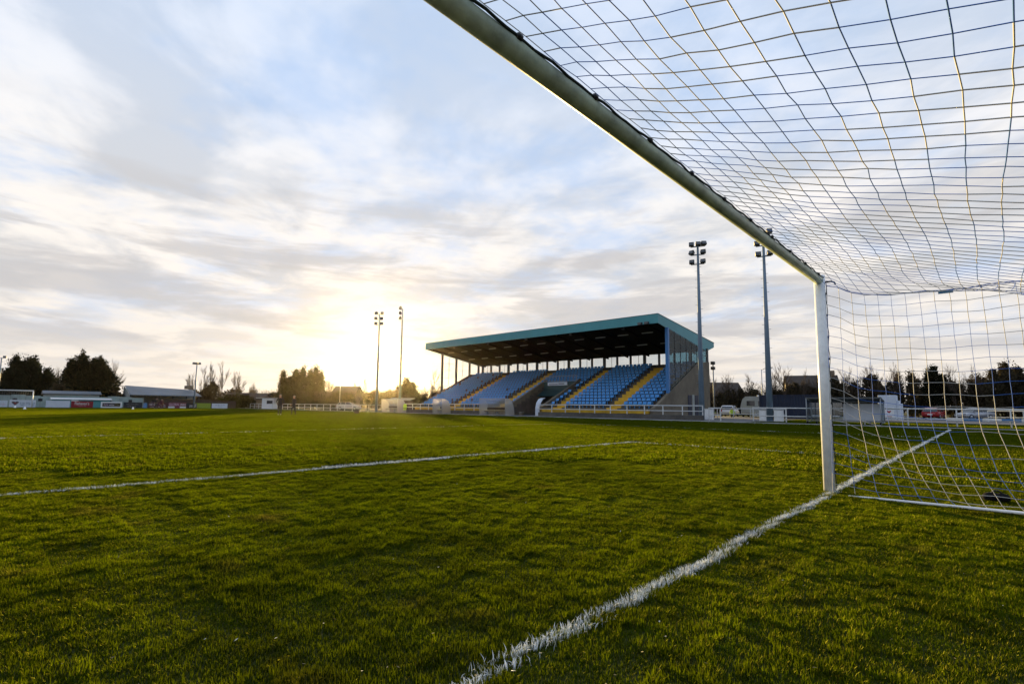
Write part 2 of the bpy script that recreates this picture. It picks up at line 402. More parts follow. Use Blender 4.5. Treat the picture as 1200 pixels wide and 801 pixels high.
def blade_mesh(name, p, mat_, tone):
    n = len(p); me = bpy.data.meshes.new(name)
    me.vertices.add(n*5); me.vertices.foreach_set('co', p.reshape(-1).astype(np.float32))
    idx = np.arange(n)[:,None]*5
    loops = np.concatenate([idx+np.array([0,1,2,3]), idx+np.array([3,2,4])], 1).reshape(-1)
    starts = np.stack([np.arange(n)*7, np.arange(n)*7+4], 1).reshape(-1)
    me.loops.add(n*7); me.loops.foreach_set('vertex_index', loops.astype(np.int32))
    me.polygons.add(n*2); me.polygons.foreach_set('loop_start', starts.astype(np.int32))
    me.update(calc_edges=True); me.validate()
    a = me.attributes.new('tone','FLOAT','POINT'); a.data.foreach_set('value', np.repeat(tone,5).astype(np.float32))
    me.materials.append(mat_)
    return me

def tile(size, dens, length, width, k, vary=(.75,1.35), lean=.95):
    n = int(size*size*dens)
    xy = rng.uniform(-size/2, size/2, (n,2))
    # clumps: blades grow taller and lean together round random centres
    c = rng.uniform(-size/2, size/2, (int(44*size*size/.25)+6,2)); cs = rng.uniform(vary[0],vary[1],len(c)); ct = rng.uniform(0,1,len(c))
    own = np.argmin(((xy[:,None,:]-c[None])**2).sum(2), 1)
    L_ = length*cs[own]*rng.uniform(.55,1.25,n)
    t = np.clip(.5*ct[own]+.5*rng.uniform(0,1,n), 0, 1)
    p = blades(xy, L_, width*rng.uniform(.7,1.3,n), rng.beta(1.6,2.6,n)*lean)
    return blade_mesh('grass_tile', p, M['grass'], t)

src = bpy.data.collections.new('grass_tiles')
def add_tiles(fn, count):
    for i in range(count):
        o = bpy.data.objects.new('grass_tile', fn(i)); src.objects.link(o)
near_src = bpy.data.collections.new('near_grass_tiles'); far_src = bpy.data.collections.new('far_grass_tiles')
for i in range(4): near_src.objects.link(bpy.data.objects.new('grass_tile', tile(.5, 27000, .028, .0027, i, (.6,1.30), .85)))
for i in range(4): far_src.objects.link(bpy.data.objects.new('grass_tile', tile(1.0, 3800, .042, .0105, i, (.6,1.4), .38)))

def scatter(name, pts, coll, nvar, smin, smax):
    me = bpy.data.meshes.new(name); me.from_pydata([(x,y,0) for x,y in pts], [], [])
    n = len(pts)
    a = me.attributes.new('turn','FLOAT','POINT'); a.data.foreach_set('value', (rng.integers(0,4,n)*pi/2).astype(np.float32))
    a = me.attributes.new('pick','INT','POINT'); a.data.foreach_set('value', rng.integers(0,nvar,n).astype(np.int32))
    a = me.attributes.new('tall','FLOAT','POINT'); a.data.foreach_set('value', rng.uniform(smin,smax,n).astype(np.float32))
    o = bpy.data.objects.new(name, me); col.objects.link(o); o['kind'] = 'stuff'
    ng = bpy.data.node_groups.new(name+'_nodes', 'GeometryNodeTree')
    ng.interface.new_socket('Geometry', in_out='INPUT', socket_type='NodeSocketGeometry'); ng.interface.new_socket('Geometry', in_out='OUTPUT', socket_type='NodeSocketGeometry')
    N = ng.nodes; L = ng.links
    i_ = N.new('NodeGroupInput'); o_ = N.new('NodeGroupOutput'); ip = N.new('GeometryNodeInstanceOnPoints'); ci = N.new('GeometryNodeCollectionInfo')
    ci.inputs['Collection'].default_value = coll; ci.inputs['Separate Children'].default_value = True; ci.inputs['Reset Children'].default_value = True
    ip.inputs['Pick Instance'].default_value = True
    def attr(nm, ty):
        q = N.new('GeometryNodeInputNamedAttribute'); q.data_type = ty; q.inputs['Name'].default_value = nm; return q.outputs[0]
    rot = N.new('ShaderNodeCombineXYZ'); L.new(attr('turn','FLOAT'), rot.inputs[2])
    scl = N.new('ShaderNodeCombineXYZ'); scl.inputs[0].default_value = 1; scl.inputs[1].default_value = 1; L.new(attr('tall','FLOAT'), scl.inputs[2])
    L.new(i_.outputs[0], ip.inputs['Points']); L.new(ci.outputs[0], ip.inputs['Instance']); L.new(attr('pick','INT'), ip.inputs['Instance Index'])
    L.new(rot.outputs[0], ip.inputs['Rotation']); L.new(scl.outputs[0], ip.inputs['Scale']); L.new(ip.outputs[0], o_.inputs[0])
    md = o.modifiers.new('scatter','NODES'); md.node_group = ng
    return o

NEAR = 9.0
npts, fpts = [], []
for ix in range(-40, 30):
    for iy in range(-20, 40):
        x, y = ix*.5+.25, iy*.5+.25
        d = Vector((x,y,0))-Vector((CAM.x,CAM.y,0)); r_ = d.length
        # whole metre cells switch between the two densities so that they never overlap
        cx, cy = math.floor(x)+.5, math.floor(y)+.5
        if (Vector((cx,cy,0))-Vector((CAM.x,CAM.y,0))).length > NEAR: continue
        if r_ > 2.5 and d.normalized().dot(FWD) < .25: continue
        npts.append((x,y))
for ix in range(-108, 14):
    for iy in range(-34, 30):
        x, y = ix+.5, iy+.5
        d = Vector((x,y,0))-Vector((CAM.x,CAM.y,0))
        if d.length <= NEAR or d.normalized().dot(FWD) < .45: continue
        fpts.append((x,y))
for ix in range(-12, 14):
    for iy in range(33, 46): fpts.append((ix+.5, iy+.5))
tag(scatter('grass', npts, near_src, 4, .75, 1.2), 'short green turf blades covering the near end of the pitch', 'grass')
tag(scatter('grass', fpts, far_src, 4, .75, 1.15), 'short turf stretching over the far part of the pitch', 'grass')

lt = MB()
for k in range(420):      # dry clippings and pale leaf scraps caught in the turf
    a = AZ+radians(random.uniform(-52,52)); d = 1.6+13*random.random()**1.5
    p = Vector((CAM.x-sin(a)*d, CAM.y+cos(a)*d, random.uniform(.016,.030))); L_ = random.uniform(.006,.020)
    u = Vector((random.uniform(-1,1),random.uniform(-1,1),random.uniform(-.4,.4))).normalized(); w = u.cross(Vector((random.uniform(-.3,.3),random.uniform(-.3,.3),1))).normalized()*L_*random.uniform(.2,.5)
    lt.add([p-u*L_*.5-w*.5, p+w*.3-u*L_*.1, p+u*L_*.5, p-w*.7], [(0,1,2,3)], random.choice((0,0,1)))
tag(lt.build('litter', [mat('dry_straw', (.22,.17,.08), .8), mat('pale_scrap', (.50,.48,.42), .8)], fixn=False), 'scattered dry clippings and pale scraps caught in the near turf', 'litter', kind='stuff')
def chalk_line(name, a, b, w, near_d, far_d, label_=None):
    """a painted line: dense white coated blades standing in the turf"""
    a = Vector(a); b = Vector(b); Ln = (b-a).length; t = (b-a)/Ln; nrm = Vector((-t.y,t.x))
    n = int(Ln*w*near_d)
    s = rng.uniform(0,Ln,n)
    px = a.x+t.x*s; py = a.y+t.y*s
    dist = np.hypot(px-CAM.x, py-CAM.y)
    keep = rng.uniform(0,1,n) < np.clip((7/np.maximum(dist,1))**1.1, far_d/near_d, 1)
    s = s[keep]; dist = dist[keep]; n = len(s)
    wob = .012*np.sin(s*2.1)+.008*np.sin(s*5.3+1)
    off = rng.normal(0,1,n)*w*.22+rng.uniform(-.5,.5,n)*w*.75+wob
    xy = np.stack([a.x+t.x*s+nrm.x*off, a.y+t.y*s+nrm.y*off],1)
    patch = .5+.5*np.sin(s*3.7+2*np.sin(s*1.3))*np.sin(off*60+s*9)
    L_ = rng.uniform(.026,.046,n)*(.75+.35*patch)*np.where(dist > NEAR-1.0, 1.5, 1.0)
    ok = (patch > .16+.25*rng.uniform(0,1,n)) | (dist > NEAR)
    xy, L_, dist = xy[ok], L_[ok], dist[ok]; n = len(L_)
    p = blades(xy, L_, np.clip(.0036*dist/6, .0036, .012)*rng.uniform(.7,1.3,n), rng.uniform(.1,.8,n))
    me = blade_mesh(name, p, M['chalk'], rng.uniform(0,1,n))
    o = bpy.data.objects.new(name, me); col.objects.link(o); o['kind'] = 'structure'
    return o
chalk_line('goal_line', (.125,-9), (-.22,27.6), .078, 14000, 8000)
chalk_line('six_yard_line', (-5.75,-16), (-5.75,5.5), .09, 10000, 3600)
chalk_line('six_yard_side_line', (-5.75,5.5), (-.06,5.5), .08, 4200, 1300)
chalk_line('penalty_area_line', (-16.5,16.6), (-.06,16.6), .09, 3500, 700)
chalk_line('penalty_front_line', (-16.5,-24), (-16.5,16.6), .09, 2500, 300)
chalk_line('touch_line', (-100,27.6), (.06,27.6), .09, 3000, 600)
chalk_line('far_goal_line', (-100,-30), (-100,27.6), .09, 3000, 900)

# ------------------------------------------------------------------ the near goal
gx = empty('football_goal', (0,0,0), 0, 'full size white goal with round posts in front of the camera', 'goal')
R = .06
M['bar'] = mat('olive_crossbar_paint', (.40,.47,.34), .42, noise=(5,.45), bump=(60,.06))  # crossbar gets an olive tone, darker and blotchier than the posts
MB().tube([(0,0,-.1),(0,0,2.44+.115)], R, 24).build('post', M['post'], gx)
MB().tube([(0,-7.32,-.1),(0,-7.32,2.44+.115)], R, 24).build('post', M['post'], gx)
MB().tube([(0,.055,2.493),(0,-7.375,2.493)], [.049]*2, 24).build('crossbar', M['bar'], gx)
for y in (0,-7.32):   # short net arms behind the corners
    MB().tube([(.05,y,2.47),(.12,y,2.47),(.15,y,2.455),(.165,y,2.43)], .010, 8).build('net_arm', M['black'], gx)
rp = MB(); pts = []
for i in range(0, 123):
    y = -i*.06
    pts.append((.047+.004*sin(i*.9), y, 2.522+.004*sin(i*1.7)))
rp.tube(pts, .007, 6); rp.tube([(p[0]-.012+.004*sin(k), p[1], p[2]-.022) for k, p in enumerate(pts)], .005, 6)
rp.build('head_rope', M['rope'], gx)
for i in range(13):
    y = -.25-i*.57
    MB().lathe([(.006,-.018),(.015,-.012),(.015,.012),(.006,.018)], (.047,y,2.522), 1, 8).build('net_clip', M['black'], gx)
for i in range(9):
    MB().lathe([(.005,-.012),(.012,-.008),(.012,.008),(.005,.012)], (.062,0,.25+i*.26), 2, 8).build('net_clip', M['black'], gx)
rp = MB().tube([(.066+.006*sin(k*1.1), .004*cos(k), .05+k*.05) for k in range(49)], .004, 6)
rp.build('side_rope', M['rope'], gx)
fb = MB()
fb.tube([(.22,-.20,.014),(.45,-.21,.02),(1.2,-.24,.032),(1.98,-.26,.045),(2.02,-.6,.045),(2.02,-6.9,.045),(1.98,-7.2,.045),(.1,-7.25,.03)], [.009,.012,.015,.017,.017,.017,.017,.017], 10)
fb.build('ground_frame', M['white'], gx)

# net: 0.12 m mesh, blue and white cords in stepped diagonal bands
S = .122
net = empty('goal_net', (.06,0,0), 0, 'blue and white square mesh net in diagonal bands hung behind the near goal', 'goal net')
EDGE = [(0,2.43),(.10,2.40),(.22,2.31),(.36,2.262),(.6,2.232),(.9,2.215),(1.2,2.21),(1.5,2.215),(2.2,2.23)]
def lerp_tab(tab, x):
    for (a,p),(b,q) in zip(tab, tab[1:]):
        if x <= b: return p+(q-p)*(x-a)/(b-a) if x > a else p
    return tab[-1][1]
def sst(a, b, x):
    t = max(0, min(1, (x-a)/(b-a))); return t*t*(3-2*t)
def roof_pt(x, y):
    """y from 0 (far side) to -7.32; x from the bar back"""
    d = min(-y, 7.32+y)
    zr = 2.52-.30*x-.05*x*x*.3 - .035*sin(pi*min(1,x/1.9))*(.6+.4*sin(y*1.3+.4))
    ze = lerp_tab(EDGE, x)
    k = sst(0, .75, d)
    z = ze*(1-k)+zr*k
    z -= .05*math.exp(-((d-.30)/.18)**2)*min(1,x/.8)
    xx = x - .13*sst(0,.9,d)*min(1,x/.7) + .07
    xx += .008*sin(y*3.1+x*2)*min(1,x/.5)
    yy = y+.006*sin(x*7+y*3)
    return (xx, yy, z)
def side_pt(x, z, s):
    """s=0 far side panel, s=1 near"""
    ze = lerp_tab(EDGE, x); t = z/2.44
    zz = max(.035, 2.44*t-(2.44-ze)*min(1,t/.25))*1.0
    bow = sin(pi*t)
    ylean = -.19*(1-t)**1.15 -.05*x*(1-t) + .05*bow*min(1,x/.4)
    xx = x+.07 + .03*bow*min(1,x/.3) + .30*max(0,(.44-t)/.44)**1.15*min(1,x/.4)
    yy = ylean if s == 0 else -7.32-ylean
    return (xx, yy, zz+.008*sin(x*11+z*7))
NX, NY, NZ = 16, 60, 20
cords = [MB(), MB()]
def cidx(i, j, ph=0): return 1 if ((i+j+ph) // 5) % 2 else 0
def jit(p, k=.0038):
    q = Vector((round(p[0],4),round(p[1],4),round(p[2],4))); h_ = math.sin(q.x*91.7+q.y*57.3+q.z*33.1)*43758.5; g_ = math.sin(q.x*17.9+q.y*83.1+q.z*71.3)*24634.6
    return (p[0]+(h_-math.floor(h_)-.5)*k*2, p[1]+(g_-math.floor(g_)-.5)*k*2, p[2]+(h_*7-math.floor(h_*7)-.5)*k*2)
def cord(a, b, which, r=None):
    a, b = jit(a), jit(b)
    r = r or (.0020,.0028)[which]
    cords[which].tube([a, b], r, 4, mi=which, caps=False)
for i in range(NY+1):
    for j in range(NX+1):
        y = -i*S; x = j*S
        p = roof_pt(x, y)
        if j < NX: cord(p, roof_pt(x+S, y), cidx(i, -j, 2))
        if i < NY: cord(p, roof_pt(x, y-S), cidx(i, -j, 2), .0024)
for s in (0,1):
    for i in range(NX+1):
        for j in range(NZ+1):
            x = i*S; z = 2.44*j/NZ
            p = side_pt(x, z, s)
            if i < NX and j > 0: cord(p, side_pt(x+S, z, s), cidx(i, j, -2))
            if j < NZ: cord(p, side_pt(x, z+2.44/NZ, s), cidx(i, j, -2))
def back_pt(y, z):
    a = roof_pt(NX*S, y); t = z/2.44
    return (a[0]*t+2.0*(1-t)+.10*sin(pi*t), y, a[2]*t+.045*(1-t))
for i in range(NY+1):
    for j in range(NZ):
        y = -i*S; z = 2.44*j/NZ
        if i < NY and j > 0: cord(back_pt(y,z), back_pt(y-S,z), cidx(i,j))
        cord(back_pt(y,z), back_pt(y,z+2.44/NZ), cidx(i,j))
for o_ in cords:
    o_.v = [(a-.06,b,c) for a,b,c in o_.v]
cords[0].m = [0]*len(cords[0].m); cords[1].m = [0]*len(cords[1].m)
cords[0].build('blue_mesh', M['net_blue'], net, fixn=False); cords[1].build('white_mesh', M['net_white'], net, fixn=False)
er = MB()
er.tube([(side_pt(k*S/3,2.44,0)[0]-.06, side_pt(k*S/3,2.44,0)[1], side_pt(k*S/3,2.44,0)[2]) for k in range(NX*3+1)], .0042, 6)
er.build('edge_rope', M['net_blue'], net)
tg = MB().box((1.02,-.008,2.175),(1.14,.004,2.20)); tg.build('net_tag', M['ink_blue'], net)

# dark weight bag lying on the net
wb = MB()
def blob(mb, c, r, sx=1, sy=1, sz=1, n=2, jit=.06, mi=0):
    bm = bmesh.new(); bmesh.ops.create_icosphere(bm, subdivisions=n, radius=r)
    for v in bm.verts:
        k = 1+random.uniform(-jit,jit); v.co = Vector((v.co.x*sx*k, v.co.y*sy*k, v.co.z*sz*k))+Vector(c)
    return mb.bm(bm, mi, True)
bl = empty('weight_bag', (1.40,.60,0), radians(25), 'small black rubber weight bag lying on the grass at the foot of the net', 'bag')
blob(wb, (-.045,0,.055), .075, 1.05, .8, .72, 3, .02); blob(wb, (.05,.01,.052), .07, 1.0, .85, .70, 3, .02)
wb.build('bag_body', M['rubber'], bl)
MB().tube([(-.05,-.01,.10),(-.02,0,.125),(.02,0,.125),(.05,.01,.095)], .008, 8).build('strap', M['black'], bl)

# ------------------------------------------------------------------ grandstand
gs = empty('grandstand', (0,0,0), 0, 'cantilever roofed grandstand with teal fascia, rows of blue seats and yellow stairs', 'grandstand')
XL, XR, Y0, NR, RD, RH, Z0 = -57.5, -21.0, 36.0, 14, .75, .35, .95
YB = 48.3
AIS = [-50.0,-41.35,-32.55,-25.75]; AW = .62
TUN = (-39.2,-34.3); TROW = 8                     # tunnel mouth cuts rows 0..7
def step_profile(k0, dz=0.0, skin=None):
    prof = []
    for k in range(k0, NR):
        prof += [(Y0+RD*k-dz, Z0+RH*k+dz),] if False else [(Y0+RD*k-dz, (Z0+RH*(k-1) if k > k0 else 0.0)+ (dz if k > k0 else 0)), (Y0+RD*k-dz, Z0+RH*k+dz)]
    return prof
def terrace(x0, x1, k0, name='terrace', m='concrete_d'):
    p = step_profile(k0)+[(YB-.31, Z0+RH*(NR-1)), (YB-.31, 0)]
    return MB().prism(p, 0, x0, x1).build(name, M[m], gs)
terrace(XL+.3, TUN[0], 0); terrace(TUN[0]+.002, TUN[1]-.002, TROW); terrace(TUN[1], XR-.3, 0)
for ax in AIS:
    prof = step_profile(0, .012)
    top = Z0+RH*(NR-1)+.012
    p = prof+[(Y0+RD*NR, top),(Y0+RD*NR, top-.3)]
    # underside follows the rake so that the paint skin stays thin
    p += [(Y0+RD*k+.3, Z0+RH*k-.35) for k in range(NR-1,-1,-1)]
    MB().prism(p, 0, ax-AW, ax+AW).build('aisle_stairs', M['yellow'], gs)
for a, b in ((XL+.35, TUN[0]-.05),(TUN[1]+.05, XR-.35)):
    MB().box((a,Y0-.9,.45),(b,Y0-.013,.80)).build('front_walkway', M['yellow'], gs)
# seats
def seat_shape(mb, x, y, z):
    a = Matrix.Translation((x,y,z))
    s = len(mb.v)
    mb.box((-.20,-.24,.36),(.20,.10,.40),ch=.012)
    q = [(.10,.38),(.15,.50),(.17,.64),(.145,.645),(.12,.50),(.07,.405)]
    mb.prism(q, 0, -.20, .20)
    mb.box((-.03,-.02,.0),(.03,.06,.36))
    mb.xf(a, s)
spots = []
for k in range(NR):
    x = XL+.65
    while x < XR-.5:
        ok = all(abs(x-a) > AW+.27 for a in AIS) and not (k < TROW and TUN[0]-.35 < x < TUN[1]+.35)
        if ok and random.random() > .012: spots.append((x, Y0+RD*k+.48, Z0+RH*k))
        x += .505
spots.sort(key=lambda s: (Vector(s)-CAM).length)
s0 = MB(); seat_shape(s0, 0, 0, 0)
proto = s0.build('seat', M['seat'], gs); proto.location = spots[0]
for p in spots[1:100]:
    c = proto.copy(); col.objects.link(c); c.parent = gs; c.location = p
rest = MB()
for p in spots[100:]: seat_shape(rest, *p)
o = rest.build('seat', M['seat'], gs, fixn=False); o['kind'] = 'stuff'; o['label'] = 'remaining rows of blue seats further from the camera'
# end walls and back wall
wall = [(Y0-.6,0),(Y0-.6,.95),(Y0+.2,1.20),(45.5,5.88),(YB,6.12),(YB,0)]
MB().prism(wall, 0, XR-.3, XR).build('end_wall', M['concrete'], gs); MB().prism(wall, 0, XL, XL+.3).build('end_wall', M['concrete'], gs)
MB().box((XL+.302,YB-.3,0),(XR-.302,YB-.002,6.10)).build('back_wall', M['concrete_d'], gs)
for y0, y1 in ((42.7,43.5),(44.35,45.1)):
    d = MB().box((XR+.004,y0,.1),(XR+.05,y1,2.35),ch=.01).build('door', M['navy'], gs)
    MB().tube([(XR+.06,y0+.1,1.15),(XR+.09,y0+.1,1.15),(XR+.09,y0+.22,1.15)], .012, 6).build('handle', M['steel'], d)
MB().box((XR+.004,43.7,.1),(XR+.04,44.2,2.4)).build('door_panel', M['shed_wall'], gs)
# back window strip
n = 19
for i in range(n+1):
    x = XL+.15+(XR-XL-.3)*i/n
    w_ = .16 if i % 3 == 0 else .10
    MB().box((x-w_,YB-.28,6.101),(x+w_,YB-.03,7.6)).build('window_post', M['steel_dark'], gs)
for i in range(n):
    x0 = XL+.3+(XR-XL-.3)*i/n; wd = (XR-XL-.3)/n
    MB().box((x0+.12,YB-.16,6.102),(x0+wd-.22,YB-.145,7.35)).build('window', M['window_clear'], gs)
for i in range(0, n, 2):
    x0 = XL+.3+(XR-XL-.3)*(i+.5)/n
    MB().box((x0-.02,YB-.2,6.102),(x0+.02,YB-.17,7.36)).build('mullion', M['steel_dark'], gs)
# roof
RX0, RX1, RF = -57.65, -21.2, 37.0
rp_ = [(RF+.05,9.92),(50.2,8.40),(50.2,7.95),(48.0,7.33),(RF+.05,9.10)]
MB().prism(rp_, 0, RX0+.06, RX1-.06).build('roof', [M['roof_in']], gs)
MB().prism([(RF,9.05),(RF,9.95),(RF+.045,9.95),(RF+.045,9.05)], 0, RX0, RX1).build('fascia', M['teal'], gs)
for x0, x1 in ((RX1-.055,RX1),(RX0,RX0+.055)):
    MB().prism([(RF+.048,9.05),(RF+.048,9.95),(50.25,8.43),(50.25,7.93),(48.05,7.28)], 0, x0, x1).build('side_fascia', M['teal'], gs)
MB().prism([(RF-.02,9.952),(RF-.02,9.99),(50.3,8.48),(50.3,8.435)], 0, RX0-.03, RX1+.03).build('roof_trim', M['steel_dark'], gs)
def under(y): return 9.10-(y-RF-.05)*(9.10-7.33)/(48.0-RF-.05)
for i in range(13):     # rafters
    x = RX0+1.2+(RX1-RX0-2.4)*i/12
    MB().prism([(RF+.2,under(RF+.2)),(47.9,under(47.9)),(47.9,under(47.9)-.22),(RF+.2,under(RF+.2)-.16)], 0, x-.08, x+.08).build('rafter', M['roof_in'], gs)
for row, y in enumerate((39.6,43.6)):
    for i in range(12):
        x = RX0+2.7+(RX1-RX0-2.4)*i/12
        MB().box((x-.62,y-.06,under(y)-.10),(x+.62,y+.06,under(y)-.01)).build('strip_lamp', M['shed_wall'], gs)
for i in range(5):
    x = RX0+6+i*6.6
    l = MB().box((x-.12,RF+.3,8.86),(x+.12,RF+.55,9.05)).build('speaker', M['steel_dark'], gs)
for x in (-22.9,-22.2):
    h = MB().box((x-.22,RF-.5,8.98),(x+.22,RF-.22,9.22),ch=.03).build('roof_lamp', M['steel_dark'], gs)
    MB().box((x-.18,RF-.52,9.0),(x+.18,RF-.505,9.2)).build('lens', M['lamp_glass'], h)
    MB().tube([(x,RF-.22,9.1),(x,RF-.0,9.1)], .03, 6).build('bracket', M['steel_dark'], h)
# right end glazing
GY0, GY1 = 38.9, 47.95
def wall_z(y): return 1.20+(y-Y0-.2)*(5.88-1.20)/(45.5-Y0-.2) if y < 45.5 else 5.88+(y-45.5)*.0857
MB().box((XR-.32,38.62,wall_z(38.62)-.3),(XR-.02,38.9,under(38.75)-.01)).build('column', M['col_blue'], gs)
ny = 7
for i in range(ny):
    a = GY0+.01+(GY1-GY0)*i/ny; b = GY0-.05+(GY1-GY0)*(i+1)/ny
    MB().prism([(a,wall_z(a)+.01),(b,wall_z(b)+.01),(b,under(b)-.03),(a,under(a)-.03)], 0, XR-.10, XR-.085).build('glass_panel', M['end_glass'], gs)
    MB().prism([(b,wall_z(b)+.005),(b+.06,wall_z(b+.06)+.005),(b+.06,under(b+.06)-.02),(b,under(b)-.02)], 0, XR-.13, XR-.06).build('glazing_bar', M['steel_dark'], gs)
for zz in (4.0,5.4,6.75):
    ya = GY0 if wall_z(GY0) < zz else GY0
    yb = min(GY1, Y0+.2+(zz-1.20)*(45.5-Y0-.2)/4.68) if zz < 5.88 else GY1
    MB().box((XR-.125,ya,zz-.025),(XR-.065,yb,zz+.025)).build('glazing_rail', M['steel_dark'], gs)
# left end frame: tall columns with thin mesh bars
for y in (39.9,42.6,45.3,47.2):
    MB().box((XL+.05,y-.13,wall_z(y)-.2),(XL+.28,y+.13,under(y)-.01)).build('column', M['steel_dark'], gs)
for y in (41.2,43.9):
    MB().box((XL+.12,y-.03,wall_z(y)-.1),(XL+.17,y+.03,under(y)-.01)).build('glazing_bar', M['steel'], gs)
for zz in (3.9,5.1,6.3,7.3):
    yb = min(47.2, Y0+.2+(zz-1.20)*(45.5-Y0-.2)/4.68)
    MB().box((XL+.13,39.9,zz-.02),(XL+.16,yb,zz+.02)).build('glazing_rail', M['steel'], gs)
# tunnel
tz = lambda y: Z0+.42+(y-Y0)*RH/RD
for x0, x1 in ((TUN[0]-.32,TUN[0]-.004),(TUN[1]+.004,TUN[1]+.32)):
    MB().prism([(Y0-.9,0),(Y0-.9,tz(Y0-.9)+.05),(42.35,tz(42.35)+.05),(42.35,0)], 0, x0, x1).build('tunnel_wall', M['concrete'], gs)
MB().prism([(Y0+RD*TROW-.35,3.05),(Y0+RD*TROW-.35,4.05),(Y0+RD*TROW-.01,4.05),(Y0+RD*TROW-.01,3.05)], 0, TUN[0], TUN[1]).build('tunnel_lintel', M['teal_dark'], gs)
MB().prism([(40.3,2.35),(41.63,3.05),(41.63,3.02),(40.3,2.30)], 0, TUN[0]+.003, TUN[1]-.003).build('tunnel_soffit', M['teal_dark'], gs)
sg = MB().box((-38.5,41.56,3.62),(-35.5,41.635,4.02)).build('tunnel_sign', M['board_white'], gs)
MB().box((-38.3,41.548,3.72),(-36.9,41.556,3.80)).box((-36.8,41.548,3.76),(-35.9,41.556,3.86)).build('lettering', M['ink_dark'], sg)
tb = MB()
for zz in (4.15,4.75): tb.tube([(TUN[0]-.1,41.7,zz),(TUN[1]+.1,41.7,zz)], .035, 6)
for i in range(11):
    x = TUN[0]-.1+(TUN[1]-TUN[0]+.2)*i/10; tb.tube([(x,41.7,4.05),(x,41.7,4.75)], .022 if i % 5 else .04, 6)
tb.build('tunnel_guard_rail', M['seam'], gs)

# low concrete wall with white railing along the far side
def railing(name, label, x0, x1, y, base, h, step, wallh=0.0, low=True, post=.035):
    root = empty(name, (x0,y,0), 0, label, 'railing', 'white railings round the pitch')
    Lx = x1-x0
    if wallh: MB().box((0,-.11,0),(Lx,.11,wallh),ch=.02).build('base_wall', M['concrete_d'], root)
    nn = max(2, int(round(Lx/step))+1)
    for i in range(nn):
        x = min(max(Lx*i/(nn-1), post), Lx-post); MB().box((x-post,-post,base),(x+post,post,h-.001)).build('rail_post', M['rail'], root)
    MB().tube([(0,0,h+.03),(Lx,0,h+.03)], .042, 8).build('top_rail', M['rail'], root)
    MB().tube([(0,-.05,base+(h-base)*.45),(Lx,-.05,base+(h-base)*.45)], .036, 8).build('lower_rail', M['rail'], root)
    return root
RY = 34.5
railing('railing', 'white two bar railing on a low wall in front of the right hand seat blocks', -33.9, -16.0, RY, .42, 1.18, 1.75, .42)
railing('railing', 'white two bar railing on a low wall left of the tunnel mouth', -60.5, -40.6, RY, .42, 1.18, 1.75, .42)
railing('railing', 'long white two bar railing receding past the golden trees', -118, -60.9, RY, .0, .98, 2.5, 0)
railing('railing', 'short white railing stub beside the nearest box at the open gateway', -15.7, -14.7, RY+.4, .0, 1.0, .9, 0)
railing('railing', 'white railing in front of the dark blue container, right of the gateway', -12.1, -5.05, RY, 0, 1.05, 2.3)
railing('railing', 'white railing seen through the goal net with two parked cars behind', -4.95, 14, RY, 0, 1.08, 2.3)
railing('railing', 'white railing standing well behind the open gateway tarmac', -24.0, -13.6, 49.0, 0, 1.0, 1.6)
railing('railing', 'white car park railing behind the silver car, seen through the net', 1.0, 26, 61.5, 0, 1.05, 2.6)
# tunnel side short rails
bb = empty('barrier_beam', (-.7,34.2,0), 0, 'blue and white striped horizontal beam low on the railing behind the net', 'barrier')
for i in range(14):
    MB().box((i*.82,-.05,.42),(i*.82+.815,.05,.58),ch=.008).build('beam_stripe', M['col_blue'] if i % 2 else M['white'], bb)

# ------------------------------------------------------------------ floodlight pylons
def lamp_head(root, x, z, yaw, tilt):
    mb = MB(); s = 0
    mb.prism([(-.14,-.19),(-.14,.19),(.14,.12),(.14,-.12)], 0, -.21, .21)
    Mx = Matrix.Translation((x,-.32,z)) @ Matrix.Rotation(yaw,4,'Z') @ Matrix.Rotation(tilt,4,'X')
    mb.xf(Mx); h = mb.build('floodlight', M['steel_dark'], root)
    l = MB().box((-.19,-.156,-.165),(.19,-.142,.165)).xf(Mx); l.build('lens', M['lamp_glass'], h)
def pylon(loc, h, label, rows, r0=.25, r1=.09, yaw=0.0, rungs=True):
    root = empty('floodlight_pylon', loc, yaw, label, 'floodlight', 'floodlight pylons round the pitch')
    MB().tube([(0,0,0),(0,0,h*.5),(0,0,h)], [r0,(r0+r1)/2,r1], 12).build('pole', M['pole_paint'], root)
    MB().box((-r0*1.5,-r0*1.5,0),(r0*1.5,r0*1.5,.06),ch=.01).build('base_plate', M['steel'], root)
    if rungs:
        rb = MB(); z = 3.2; k = 0
        while z < h-1.0:
            rr = r0+(r1-r0)*z/h; s_ = 1 if k % 2 else -1
            rb.tube([(s_*rr*.9,0,z),(s_*(rr+.16),0,z)], .014, 5); z += .38; k += 1
        rb.build('climbing_rungs', M['steel'], root)
    for zz, xs in rows:
        MB().box((min(xs)*.66-.1,-.05,h+zz-.04),(max(xs)*.66+.1,.05,h+zz+.04)).build('crossarm', M['steel'], root)
        xs = [q*.66 for q in xs]
        for x in xs: lamp_head(root, x, h+zz+.12, random.uniform(-.35,.35)+x*.25, radians(-28)+random.uniform(-.1,.1))
    return root
R3 = [(-.1,(-.62,.62)),(-.85,(-.7,.55)),(-1.6,(-.65,.6))]
pylon((-16.75,36.0,0), 15.3, 'tall grey blue floodlight mast at the near end of the grandstand', [(0,(-.75,.1,.8)),(-.75,(-.75,.7)),(-1.6,(-.75,.65))], yaw=.35)
pylon((-11.4,36.3,0), 14.9, 'tall grey blue floodlight mast beside the dark blue container', [(.3,(-.7,.7)),(-.6,(-.7,.75)),(-1.5,(-.6,.7))], yaw=.25)
pylon((-62.1,32.0,0), 14.1, 'slim floodlight mast in front of the first clear dugout, nearer the sun', R3, .20, .09, yaw=.8)
